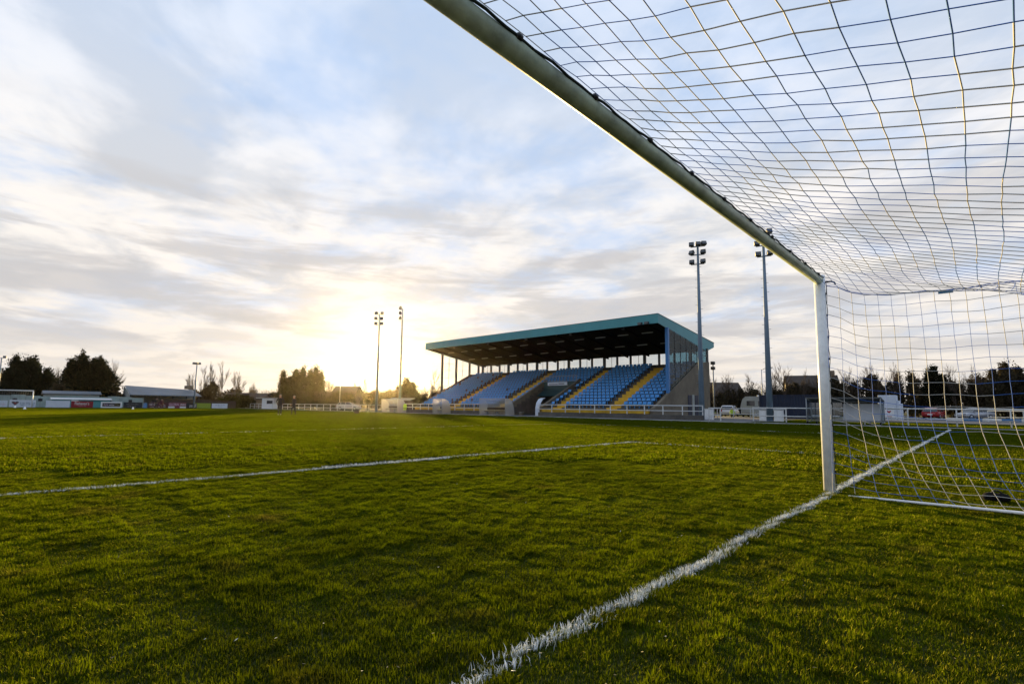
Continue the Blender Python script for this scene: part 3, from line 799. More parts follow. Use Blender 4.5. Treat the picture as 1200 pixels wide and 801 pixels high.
pylon((-61.7,35.6,0), 15.4, 'slim floodlight mast with three lamp rows rising behind the first clear dugout', R3, .21, .09, yaw=-.6)
pylon((-121.0,-4.9,0), 8.3, 'short floodlight pole with two lamps against the left edge trees', [(0,(-.75,.75))], .16, .08, yaw=1.2, rungs=False)
pylon((-109.0,21.3,0), 8.4, 'short floodlight pole with small lamps behind the lime green board', [(0,(-.7,0.0,.7))], .16, .08, yaw=1.2, rungs=False)

# white cabinets at mast feet
def cabinet(x, y, label, w=.62, h=.95):
    r = empty('control_cabinet', (x,y,0), 0, label, 'cabinet', 'white cabinets by the masts')
    b = MB().box((-w/2,-.22,.04),(w/2,.22,h),ch=.02).build('cabinet_box', M['white'], r)
    MB().box((-w/2+.04,-.235,.1),(w/2-.04,-.222,h-.06)).build('door', M['white'], r)
    MB().box((-w/2-.03,-.26,h+.001),(w/2+.03,.26,h+.04)).build('lid', M['rail'], r)
cabinet(-15.95,35.6,'white cabinet at the foot of the mast by the grandstand')
cabinet(-11.95,36.6,'white cabinet left of the mast foot near the container', .55, .9)
cabinet(-10.75,36.3,'white cabinet right of the mast foot near the container', .6, .92)
tp = empty('traffic_box', (-36.9,35.0,0), 0, 'small grey box standing in the tunnel mouth', 'box')
MB().box((-.2,-.2,0),(.2,.2,.34),ch=.02).build('box_body', M['concrete'], tp); MB().box((-.22,-.22,.341),(.22,.22,.38)).build('lid', M['steel'], tp)
# white curved cowl in tunnel
cw = empty('tunnel_cowl', (-34.95,35.5,0), 0, 'white curved plastic cowl leaning out of the tunnel mouth', 'cowl')
pr = [(.0,0),(.02,.9),(.18,1.45),(.55,1.85),(.95,1.98)]
cm = MB()
for (a,b),(c,d) in zip(pr, pr[1:]):
    cm.prism([(a,b),(c,d),(c+.03,d-.06),(a+.05,b)], 0, -.32, .32)
cm.build('cowl_sheet', M['board_white'], cw)
MB().tube([(-.33,.05,0),(-.33,.08,.9),(-.33,.22,1.42),(-.33,.58,1.8),(-.33,.97,1.93)], .02, 6).build('cowl_frame', M['seam'], cw)

# ------------------------------------------------------------------ team shelters
def dugout(x0, x1, y, label, h=1.86, dep=1.45):
    r = empty('team_dugout', (x0,y,0), 0, label, 'dugout', 'clear plastic team dugouts')
    Lx = x1-x0
    arc = [(0.0,h),(dep*.35,h-.02),(dep*.62,h*.90),(dep*.84,h*.70),(dep*.96,h*.42),(dep,.05)]
    n_ = max(2, int(round(Lx/1.15)))
    for i in range(n_):
        a = Lx*i/n_+.02; b = Lx*(i+1)/n_-.02
        vs = [(a,p,q) for p,q in arc]+[(b,p,q) for p,q in arc]; k = len(arc)
        MB().add(vs, [(j,j+1,k+j+1,k+j) for j in range(k-1)]).build('roof_sheet', M['poly'], r)
    for x in (0.0, Lx):
        MB().add([(x,p,q) for p,q in arc]+[(x,.12,.05),(x,.0,h*.55)], [tuple(range(len(arc)+2))]).build('end_panel', M['poly'], r)
    fr = MB()
    for i in range(n_+1):
        x = Lx*i/n_; fr.tube([(x,p,q) for p,q in arc], .022, 6)
    fr.tube([(0,0,h),(Lx,0,h)], .028, 6); fr.tube([(0,dep,.06),(Lx,dep,.06)], .028, 6)
    for x in (0,Lx): fr.tube([(x,0,h),(x,.0,.03)], .026, 6); fr.tube([(x,0,.06),(x,dep,.06)], .026, 6)
    fr.build('frame', M['seam'], r)
    be = MB().box((.08,dep*.45,.40),(Lx-.08,dep*.74,.45)).build('bench', M['brown'], r)
    MB().box((.08,dep*.80,.62),(Lx-.08,dep*.83,.86)).build('bench_back', M['brown'], r)
    for x in (.4, Lx/2, Lx-.4): MB().box((x-.03,dep*.5,.05),(x+.03,dep*.7,.398)).build('leg', M['seam'], be)
    return r
dugout(-61.6,-57.6,32.5,'clear curved dugout with dark bench next to the slim masts')
dugout(-49.9,-48.1,32.6,'short clear dugout seen nearly end on in front of the blue seats')
dugout(-41.0,-36.9,32.4,'clear curved dugout with bench just left of the tunnel mouth')
jk = empty('safety_jacket', (-57.4,33.6,0), .4, 'lime hi-vis jacket hanging at the end of the first clear dugout', 'jacket')
MB().prism([(-.2,.35),(-.28,.95),(-.12,1.2),(.12,1.2),(.28,.95),(.2,.35)], 1, -.05, .05).build('jacket_body', M['hivis'], jk)
MB().prism([(-.22,.55),(-.235,.62),(.235,.62),(.22,.55)], 1, -.055, .055).build('reflective_band', M['lamp_glass'], jk)

ms = empty('mobile_shelter', (-8.05,33.1,0), 0, 'wheeled grey framed shelter with clear end and white back boards behind the post', 'shelter')
fr = MB(); LX, DP, HH = 4.25, 1.3, 1.78
for x in (0, LX):
    fr.tube([(x,0,.16),(x,0,HH)], .035, 6); fr.tube([(x,DP,.16),(x,DP,HH-.25)], .035, 6); fr.tube([(x,0,HH),(x,DP,HH-.25)], .035, 6); fr.tube([(x,0,.18),(x,DP,.18)], .035, 6)
fr.tube([(0,0,HH),(LX,0,HH)], .04, 6); fr.tube([(0,DP,HH-.25),(LX,DP,HH-.25)], .035, 6); fr.tube([(0,DP,.2),(LX,DP,.2)], .035, 6)
for x in (1.4,2.9): fr.tube([(x,DP,.2),(x,DP,HH-.25)], .025, 6)
fr.build('frame', M['seam'], ms)
MB().prism([(-.12,HH+.06),(DP+.1,HH-.20),(DP+.1,HH-.22),(-.12,HH+.04)], 0, -.05, LX+.05).build('roof', M['shelter_grey'], ms)
MB().add([(0.0,.03,.25),(0.0,DP-.03,.25),(0.0,DP-.03,HH-.28),(0.0,.03,HH-.05)], [(0,1,2,3)]).build('end_panel', M['clear'], ms)
MB().add([(LX,.03,.25),(LX,DP-.03,.25),(LX,DP-.03,HH-.28),(LX,.03,HH-.05)], [(0,1,2,3)]).build('end_panel', M['clear'], ms)
for a, b in ((1.95,2.86),(2.94,LX-.05)): MB().box((a,DP-.06,.32),(b,DP-.03,HH-.36)).build('back_board', M['board_white'], ms)
MB().add([(.05,DP-.04,.25),(1.9,DP-.04,.25),(1.9,DP-.04,HH-.3),(.05,DP-.04,HH-.3)], [(0,1,2,3)]).build('back_sheet', M['clear'], ms)
MB().box((.15,.75,.55),(1.8,1.1,.60)).build('bench', M['board_white'], ms)
for x in (.05,.6,LX-.6,LX-.05):
    w = MB().lathe([(.05,-.04),(.10,-.035),(.10,.035),(.05,.04)], (x,-.02,.10), 0, 12).build('wheel', M['rubber'], ms)
    MB().tube([(x-.06,-.02,.1),(x+.06,-.02,.1)], .015, 6).build('axle', M['seam'], w)

# ------------------------------------------------------------------ things right of the grandstand
ct = empty('shipping_container', (-16.4,50,0), 0, 'dark navy blue corrugated shipping container behind the railing', 'container')
LC = 6.1; cb = MB(); prof = []
x = 0; s_ = 0
while x < LC-.01:
    prof += [(x, 0 if s_ else .035),(min(x+.11,LC), 0 if s_ else .035)]; x += .14; s_ ^= 1
prof2 = prof+[(LC,2.40),(0,2.40)]
cb.prism(prof2, 2, .18, 2.42); cb.build('container_body', M['navy'], ct)
for z0_, z1_ in ((.08,.20),(2.40,2.5)):
    MB().box((-.02,-.03,z0_),(LC+.02,.05,z1_)).build('side_rail', M['navy'], ct)
for x in (0,LC): MB().box((x-.07,-.04,.08),(x+.07,.1,2.5)).build('corner_post', M['navy'], ct)
MB().box((-.03,0,2.43),(LC+.03,2.42,2.47)).build('roof', M['navy'], ct)
db = MB().box((-.045,.12,.25),(-.002,2.3,2.35)).build('door', M['navy'], ct); MB().tube([(-.07,1.2,.3),(-.07,1.2,2.3)], .02, 6).build('lock_bar', M['steel'], db)

def caravan():
    r = empty('touring_caravan', (-18.9,59.2,0), radians(8), 'pale grey caravan parked behind the gateway, partly behind the container', 'caravan')
    prof = [(-2.3,.55),(-2.45,1.2),(-2.2,2.2),(-1.8,2.55),(1.6,2.55),(2.2,2.3),(2.4,1.5),(2.3,.55)]
    MB().prism(prof, 1, -1.0, 1.0).build('body', M['shed_wall'], r)
    for a in (-1.7,-.4,.9): MB().box((a,-1.02,1.4),(a+.9,-1.002,2.0),ch=.006).build('window', M['carglass'], r)
    MB().box((-.6,-.5,2.551),(.3,.5,2.72),ch=.03).build('roof_light', M['white'], r)
    for y in (-.95,.95):
        w = MB().lathe([(.1,-.09),(.3,-.08),(.3,.08),(.1,.09)], (0,y,.3), 1, 14).build('wheel', M['rubber'], r)
    MB().tube([(2.3,0,.5),(3.4,0,.45)], .05, 6).build('tow_bar', M['steel'], r)
caravan()

cb_ = empty('site_cabin', (-6.5,52.3,0), radians(2), 'white stepped site cabin with a red mark beside the shelter', 'cabin')
MB().box((0,0,.1),(1.4,1.6,2.45),ch=.03).build('cabin_body', M['board_white'], cb_)
MB().box((1.405,.05,.1),(1.78,1.5,1.66),ch=.03).build('low_annex', M['board_white'], cb_)
MB().box((1.405,.2,1.67),(1.6,1.2,1.95),ch=.02).build('vent_box', M['board_white'], cb_)
pn = MB().box((.3,-.03,.2),(1.2,-.004,1.3)).build('notice_panel', M['white'], cb_)
MB().prism([(.62,.92),(.80,.76),(.98,.92),(.92,1.0),(.80,.94),(.68,1.0)], 1, -.042, -.032).box((.6,-.04,.42),(1.0,-.033,.48)).build('red_mark', M['ink_red'], pn)

def car(name, label, loc, rz, paint, suv=False):
    r = empty(name, loc, rz, label, 'car', 'cars parked by the ground')
    H = 1.50 if suv else 1.44
    # lower hull, side profile in (x forward, z)
    hull = [(-2.05,.35),(-2.10,.60),(-2.02,.92),(-1.2,.96),(.95,.94),(1.75,.80),(2.05,.62),(2.08,.35),(1.75,.24),(-1.75,.24)]
    b = MB(); bm = bmesh.new()
    def loft(bm, rows):
        rr = [[bm.verts.new(p) for p in row] for row in rows]
        for A, B in zip(rr, rr[1:]):
            for i in range(len(A)): bm.faces.new((A[i],A[(i+1)%len(A)],B[(i+1)%len(B)],B[i]))
        bm.faces.new(rr[0]); bm.faces.new(list(reversed(rr[-1])))
    loft(bm, [[(x*.97, y, z*k+(1-k)*.6) for x, z in hull] for y, k in ((-.86,.90),(-.80,1),(.80,1),(.86,.90))])
    b.bm(bm, 0, True)
    b.build('body', paint, r)
    cabp = [(-2.0,.93),(-1.55,H-.08),(-1.2,H),(.15,H),(.45,H-.04),(1.15,.93)] if not suv else [(-2.02,.93),(-1.8,H-.08),(-1.5,H),(.1,H),(.4,H-.05),(1.2,.92)]
    g = MB(); bm = bmesh.new()
    loft(bm, [[(x,y*(1-.24*(z-.93)/(H-.93)),z) for x,z in cabp] for y in (-.80,.80)])
    g.bm(bm); g.build('window', M['carglass'], r)
    xr0, xr1 = (-1.55,.42) if not suv else (-1.8,.4)
    MB().add([(xr0,-.63,H-.07),(xr1,-.63,H-.05),(xr1-.3,-.60,H+.012),(xr0+.35,-.60,H+.012),(xr0,.63,H-.07),(xr1,.63,H-.05),(xr1-.3,.60,H+.012),(xr0+.35,.60,H+.012)],
             [(0,1,2,3),(4,7,6,5),(3,2,6,7),(0,3,7,4),(1,5,6,2)]).build('roof', paint, r)
    pl = MB()
    for s_ in (-1,1):
        for (xa,za),(xb,zb) in (((1.16,.93),(.42,H-.05)),((-.35,.93),(-.38,H-.02)),((-1.95,.93),(xr0,H-.07)),((-1.25,.93),(-1.2,H-.02))):
            pl.tube([(xa,s_*.805,za),(xb,s_*.63,zb)], .035, 6)
    pl.build('pillars_trim', paint, r)
    for x in (-1.28,1.30):
        for s_ in (-1,1):
            w = MB().lathe([(.2,-.1),(.31,-.09),(.32,0),(.31,.09),(.2,.1)], (x,s_*.78,.32), 1, 18).build('wheel', M['rubber'], r)
            MB().lathe([(.05,-.012),(.19,-.008),(.19,.008),(.05,.012)], (x,s_*.885,.32), 1, 14).build('rim', M['rim'], w)
    for s_ in (-1,1):
        MB().box((1.93,s_*.62-.16,.60),(2.03,s_*.62+.16,.72),ch=.02).build('headlight', M['lamp_glass'], r)
        MB().box((-2.06,s_*.68-.12,.66),(-1.98,s_*.68+.12,.92),ch=.02).build('tail_light', M['tail'], r)
        MB().box((.75,s_*.93-.09,.92),(.9,s_*.93+.09,1.05),ch=.03).build('mirror', paint, r)
    MB().box((-2.10,-.26,.52),(-2.06,.26,.64)).build('number_plate', M['white'], r)
    MB().box((2.035,-.26,.38),(2.06,.26,.49)).build('number_plate', M['white'], r)
    MB().box((1.99,-.45,.42),(2.03,.45,.56)).build('grille', M['black'], r)
    return r
car('parked_car', 'red hatchback parked tail first behind the railing, seen through the net', (-4.25,80.0,0), radians(82), M['red'])
car('parked_car', 'silver grey estate car with dark windows parked right of the red hatchback', (-.35,83.4,0), radians(226), M['silver'], True)
car('parked_car', 'white saloon parked beyond the gateway next to the grandstand end', (-24.2,62.5,0), radians(100), M['white_car'])
car('parked_car', 'second white car beyond the gateway, nearer the caravan', (-21.9,64.2,0), radians(95), M['white_car'])
car('parked_car', 'pale car behind the far railing under the gold lit house', (-82.6,38.9,0), radians(45), M['silver'])

# cctv mast and lamp post
mm = empty('camera_mast', (-21.9,51.6,0), 0, 'thin mast with two dark cameras behind the grandstand end wall', 'mast')
MB().tube([(0,0,0),(0,0,6.2)], .07, 8).build('pole', M['steel'], mm)
for z in (5.5,6.1): MB().box((-.2,-.28,z),(.2,.2,z+.36),ch=.05).build('camera_head', M['steel_dark'], mm)
lp = empty('street_lamp', (-23.3,73.2,0), radians(-10), 'single arm street lamp post behind the dark blue container', 'street lamp')
MB().tube([(0,0,0),(0,0,6.9)], [.09,.05], 8).build('pole', M['steel'], lp)
MB().tube([(0,0,6.85),(.5,0,7.05),(1.1,0,7.05)], .04, 6).build('arm', M['steel'], lp)
MB().box((1.0,-.12,6.98),(1.6,.12,7.1),ch=.03).build('lamp_head', M['steel_dark'], lp)

# ------------------------------------------------------------------ far end: goal, boards, sheds
fg = empty('football_goal', (-100.2,-1.6,0), 0, 'small distant white goal at the left edge in front of the conifers', 'goal')
MB().tube([(0,0,0),(0,0,2.5)], .07, 10).build('post', M['white'], fg); MB().tube([(0,-7.32,0),(0,-7.32,2.5)], .07, 10).build('post', M['white'], fg)
MB().tube([(0,.05,2.5),(0,-7.37,2.5)], .075, 10).build('crossbar', M['white'], fg)
nm = MB()
for i in range(31):
    y = -7.32*i/30; nm.tube([(0,y,2.48),(-1.2,y,2.3),(-1.9,y,.05)], .006, 3, caps=False)
for j in range(12):
    z = .1+j*.2; x = -1.9+.7*(z/2.3); nm.tube([(x,0,z),(x,-7.32,z)], .006, 3, caps=False)
for j in range(10):
    for y in (0,-7.32): nm.tube([(0,y,.1+j*.24),(-1.9+.7*(.1+j*.24)/2.4,y,.1+j*.24)], .006, 3, caps=False)
nm.build('net', M['net_white'], fg, fixn=False)

def text_mesh(s, parent, m, y0, y1, z0, z1, xoff=.034):
    """lettering on a board facing +X: reads from small y ... to large y as seen from the pitch"""
    cu = bpy.data.curves.new('lettering','FONT'); cu.body = s; cu.extrude = .004; cu.resolution_u = 3
    t = bpy.data.objects.new('lettering', cu); col.objects.link(t)
    dg = bpy.context.evaluated_depsgraph_get(); me = bpy.data.meshes.new_from_object(t.evaluated_get(dg))
    bpy.data.objects.remove(t)
    co_ = np.array([v.co[:] for v in me.vertices]); lo, hi = co_.min(0), co_.max(0)
    for v in me.vertices:
        a = (v.co.x-lo[0])/(hi[0]-lo[0]); b = (v.co.y-lo[1])/(hi[1]-lo[1])
        v.co = (xoff+v.co.z, y0+(y1-y0)*a, z0+(z1-z0)*b)
    me.materials.clear(); me.materials.append(m); me.update()
    o = bpy.data.objects.new('lettering', me); col.objects.link(o); o.parent = parent
    return o
def strokes(parent, m, y0, y1, z0, z1, xoff=.031, n=7):
    """lettering too small to read in the photograph: short upright strokes grouped as words"""
    mb = MB(); st = (y1-y0)/(n*1.15); H_ = z1-z0; w_ = st*.17
    def seg(y, a0, b0, a1, b1):      # bar inside a letter cell
        mb.box((xoff, y+a0*st*.8, z0+b0*H_), (xoff+.006, y+a1*st*.8, z0+b1*H_))
    V_ = lambda a: (a, 0, a+.2, 1); Hh = lambda b: (0, b, 1, b+.16)
    shapes = ((V_(0),V_(.8),Hh(.84)),(V_(0),Hh(0),Hh(.42),Hh(.84)),(V_(.4),Hh(.84)),(V_(0),V_(.8),Hh(0)),(V_(0),Hh(0)),(V_(0),V_(.8),Hh(.42)),(V_(0),V_(.8),Hh(0),Hh(.84)))
    k = 0; y = y0; gap = random.randint(4,7)
    while y < y1-st*.6:
        if k % gap != gap-1:
            for q in random.choice(shapes): seg(y, *q)
        y += st; k += 1
    return mb.build('lettering', m, parent)
BX = -106.0
def board(y0, y1, z1, m, label, z0=.04):
    r = empty('advert_board', (BX,(y0+y1)/2,0), 0, label, 'advert board', 'advert boards behind the far goal')
    w = (y1-y0)/2
    MB().box((-.03,-w,z0),(.03,w,z1),ch=.006).build('panel', m, r)
    MB().box((-.30,-w+.15,0),(-.031,-w+.22,z1*.8)).build('stand_leg', M['steel_dark'], r); MB().box((-.30,w-.22,0),(-.031,w-.15,z1*.8)).build('stand_leg', M['steel_dark'], r)
    return r, w
r, w = board(-6.6,-4.0,1.05,M['board_white'],'white advert board with faint pink lettering cut by the left edge'); strokes(r, M['ink_pink'], -.2, w-.2, .35, .6)
r, w = board(-3.8,-.9,1.17,M['board_white'],'white advert board with a dark red heart and blue lettering')
hp = [(.0,-.34)]
for k in range(0,13): 
    t = pi*k/12; hp.append((.19+.19*cos(pi*(1-k/12))*-1 if False else .38-.19*(1-cos(t))*1.0, .10+.19*sin(t)))
hp += [(-a,b) for a,b in reversed(hp[1:])]
hb = MB().prism([(-w+.62+a*1.05,.66+b*.95) for a,b in hp], 0, .031, .038); hb.build('heart', M['ink_dark'], r)
MB().prism([(-w+.62+a*.35,.66+b*.35) for a,b in hp], 0, .039, .043).build('heart_core', M['ink_red'], r)
strokes(r, M['ink_blue'], -w+1.15, w-.12, .33, .78, n=11)
r, w = board(.25,3.1,1.12,M['board_white'],'plain pale blue white advert board left of the red board')
r, w = board(3.25,6.0,1.08,M['board_red'],"red advert board reading Flahavan's in white script"); text_mesh("Flahavan's", r, M['ink_white'], -w+.45, w-.5, .48, .98); strokes(r, M['ink_pink'], -.45, .55, .26, .34, n=9)
MB().box((-.029,-w,1.085),(.029,-.5,1.22)).build('top_strip', M['white'], r)
r, w = board(7.0,9.8,1.03,M['white'],'white framed advert board with a black panel and three word lettering')
MB().box((.031,-w+.2,.24),(.036,w-.2,.84)).build('black_panel', M['board_black'], r); text_mesh('Style', r, M['ink_pink'], -w+.36, -.42, .32, .74, .038); text_mesh('white', r, M['ink_white'], -.32, .38, .38, .70, .038); text_mesh('Tiles', r, M['ink_olive'], .48, w-.28, .36, .70, .038)
r, w = board(10.0,12.65,1.0,M['board_navy'],'near black advert board with two thin grey lines of lettering'); strokes(r, M['steel'], -w+.4, w-.4, .60, .70, n=16); strokes(r, M['ink_white'], -w+.6, w-.8, .22, .30, n=14)
r, w = board(12.8,13.35,.9,M['board_blue'],'narrow bright blue advert board beside the black one')
r, w = board(13.55,16.4,1.03,M['board_maroon'],'dark maroon advert board with white lettering behind the coaches'); strokes(r, M['ink_white'], -w+.15, -.25, .5, .86, n=6); strokes(r, M['ink_white'], -w+.2, w-.3, .18, .3, n=12); strokes(r, M['ink_white'], .3, w-.3, .42, .62, n=7)
r, w = board(16.5,19.25,1.05,M['board_pink'],'pink and white advert board reading Global Inn'); text_mesh('GLOBAL', r, M['ink_pink'], -w+.1, .35, .50, .92); text_mesh('INN', r, M['ink_white'], .5, w-.1, .50, .86); MB().box((.031,-w,.05),(.035,-.4,.36)).box((.031,.4,.05),(.035,w,.36)).build('white_band', M['ink_white'], r)
r, w = board(19.35,20.45,.97,M['board_black'],'small dark advert board left of the lime green one'); strokes(r, M['ink_white'], -.1, w-.05, .2, .6, n=4)
r, w = board(20.55,23.3,.98,M['board_lime'],'plain lime green advert board with a dark checked corner'); MB().box((.031,-w,.06),(.036,-w+.45,.9)).build('dark_corner', M['board_black'], r); strokes(r, M['ink_white'], -w+.05, -w+.42, .2, .8, .038, n=2)
r, w = board(23.5,26.2,.96,M['board_white'],'pale blue white advert board at the end of the row beside the railing'); strokes(r, M['ink_blue'], -w+.5, w-.5, .56, .70, n=12); strokes(r, M['ink_blue'], -.3, .4, .34, .44, n=5)

cn = empty('spectator_shelter', (-108.8,1.2,0), 0, 'low teal shelter with a bright white roof behind the red board', 'shelter')
MB().prism([(0.0,0),(7.4,0),(7.4,1.30),(0,1.30)], 0, -1.6, -.1).build('shelter_wall', M['teal'], cn)
MB().prism([(-1.8,1.32),(.25,1.32),(.22,1.50),(-1.6,1.62)], 1, -.2, 7.6).build('roof', M['white'], cn)

hw = empty('boarding_fence', (-116,-4,0), 0, 'weathered pale green boarding fence behind the advert boards', 'fence')
y = -1.2; k = 0
while y < 17:
    hgt = 1.95+.12*sin(k*1.7)
    MB().box((-.03,y,0),(.03,y+1.77,hgt)).build('fence_panel', M['hoard'], hw); y += 1.8; k += 1
for i in range(6): MB().box((-.02,.8+i*3.1,hgt*.55),(.045,1.35+i*3.1,hgt*.8)).build('dark_opening', M['board_black'], hw)
gr = empty('long_hut', (-121,1.0,0), 0, 'low hut with a grey sheet roof between the two dark conifers', 'hut')
MB().box((-3,0,0),(0,7.6,2.3)).build('wall', M['shed_wall'], gr)
MB().prism([(-3.2,2.302),(.3,2.302),(.3,2.42),(-1.4,2.95),(-3.2,2.42)], 1, -.3, 7.9).build('roof', M['shed_roof'], gr)

bs = empty('covered_terrace', (-122,13.4,0), 0, 'long covered terrace with a grey corrugated roof on dark posts behind the boards', 'terrace shed')
rf = MB(); prof = []
nz_ = 60
for i in range(nz_+1): prof.append((i/nz_*12.4, .03 if i % 2 else 0))
vs, fs = [], []
for y_, dz in prof:
    vs += [(.6,y_,2.50+dz),(-6.2,y_,4.45+dz-.045*y_)]
for i in range(nz_): fs.append((2*i,2*i+2,2*i+3,2*i+1))
rf.add(vs, fs); rf.prism([(.6,2.36),(.6,2.505),(.55,2.505),(.55,2.36)], 1, 0, 12.4)
rf.build('roof', M['shed_roof'], bs)
MB().prism([(-6.2,0),(-6.2,4.38),(.3,2.5),(.3,0)], 1, -.1, -.02).build('gable_wall', M['shed_wall'], bs)
MB().box((-6.2,0,0),(-6.0,12.4,3.9)).build('back_wall', M['shed_wall'], bs)
for i in range(6):
    MB().box((.3,i*2.4-.07 if i else .0,0),(.45,i*2.4+.07,2.5)).build('roof_post', M['steel_dark'], bs)
MB().box((-.2,4.7,0),(-.05,14.4,1.75)).build('terrace_fence', M['brown'], bs)
MB().box((-4.2,10.2,4.0),(-3.4,11.6,4.75)).build('roof_vent', M['brick'], bs)
bf = empty('board_fence', (-112.5,15.3,0), 0, 'dark brown timber fence running behind the pink and lime boards', 'fence')
for i in range(10): MB().box((0,i*1.45,0),(.06,i*1.45+1.43,1.5+.06*sin(i*2.1))).build('fence_panel', M['brown'], bf)

def house(name, label, loc, rz, w, d, eave, ridge, wallm, roofm, chim=False):
    r = empty(name, loc, rz, label, 'house' if 'house' in name else 'barn')
    MB().box((-w/2,-d/2,0),(w/2,d/2,eave)).build('wall', wallm, r)
    rf = MB().prism([(-d/2-.3,eave-.1),(0,ridge),(d/2+.3,eave-.1),(d/2+.3,eave-.25),(0,ridge-.18),(-d/2-.3,eave-.25)], 0, -w/2-.25, w/2+.25)
    ro = rf.build('roof', roofm, r)
    MB().prism([(-d/2,eave),(d/2,eave),(0,ridge-.2)], 0, -w/2+.01, w/2-.01).build('gable', wallm, r)
    if chim: MB().box((w/2-.9,-.35,ridge-.6),(w/2-.2,.35,ridge+.8)).build('chimney', wallm, ro)
    for s_ in (-1,1):
        for x in (-w/4, w/4): 
            f_ = MB().box((x-.5,s_*(d/2+.015)-.02,eave*.4),(x+.5,s_*(d/2+.015)+.02,eave*.78)).build('window', M['carglass'], r)
    MB().box((-.45,-d/2-.035,0),(.45,-d/2-.002,min(2.0,eave*.8))).build('door', M['brown'], r)
house('barn', 'low brown barn with a tan roof edge beyond the white board', (-124.5,36.0,0), radians(55), 8.5, 5, 2.2, 3.5, M['brick'], M['tile'])
house('house', 'gabled house glowing in the sun behind the far railing and pale car', (-107,51.8,0), radians(44), 5.2, 7, 3.4, 5.3, M['brick'], M['tile'])
house('house', 'low roofed house half hidden by the hedge beyond the gateway', (-38.2,92.5,0), radians(40), 9, 7, 3.6, 6.2, M['brick'], M['tile'])
house('house', 'house with a dark tiled roof behind the dark blue container', (-22.5,97.5,0), radians(20), 8, 7, 4.6, 7.3, M['brick'], M['tile'], True)
sh = empty('open_shed', (-66.2,38.8,0), radians(40), 'small shed with a pale grey mono pitch roof beside the slim masts', 'shed')
MB().box((-1.6,-1.2,0),(1.6,1.2,1.7)).build('wall', M['brown'], sh)
MB().prism([(-2.1,1.72),(1.7,2.05),(2.1,2.05),(1.4,1.72)] if False else [(-1.6,1.72),(1.6,2.1),(1.6,2.18),(-1.6,1.80)], 0, -1.9, 1.9).build('roof', M['shed_roof'], sh)
ks = empty('tea_kiosk', (-108.6,35.1,0), radians(45), 'small white kiosk with a dark serving hatch behind the far railing', 'kiosk')
MB().box((-1.2,-1,0),(1.2,1,2.15)).build('wall', M['white'], ks); MB().box((-.2,-1.03,1.0),(1.0,-1.002,1.7)).build('hatch', M['board_black'], ks)
MB().box((-2.4,-1.2,2.152),(2.2,1.2,2.3)).build('roof', M['shed_wall'], ks)
fp = empty('flag_pole', (-83.5,37.6,0), 0, 'very thin pale pole with a crossbar standing against the sun glare', 'pole')
MB().tube([(0,0,0),(0,0,6.4)], [.06,.03], 8).build('pole', M['rail'], fp); MB().tube([(-.3,.2,2.9),(.3,-.2,2.9)], .03, 6).build('cross_arm', M['rail'], fp); MB().box((-.45,-.05,3.35),(-.2,.05,3.6)).build('lamp', M['steel_dark'], fp)
kb = empty('kit_box', (-50.8,22.6,0), .6, 'small dark kit box left on the grass near the first dugout', 'box')
MB().box((-.22,-.18,0),(.22,.18,.36),ch=.02).build('box_body', M['brown'], kb); MB().box((-.23,-.19,.361),(.23,.19,.41),ch=.01).build('lid', M['board_black'], kb)
for i, (x, y, lab) in enumerate(((-98.5,-3.4,'white marker cone in front of the heart board'),(-80.5,-3.2,'nearest white marker cone on the grass at the left edge'),(-85.5,7.9,'white marker cone before the near black board'))):
    r = empty('marker_cone', (x,y,0), 0, lab, 'cone', 'white marker cones')
    MB().lathe([(.26,0),(.25,.02),(.14,.05),(.05,.34),(.03,.35)], (0,0,0), 2, 14).build('cone_body', M['cane'], r); MB().box((-.27,-.27,0),(.27,.27,.018)).build('base', M['cane'], r)

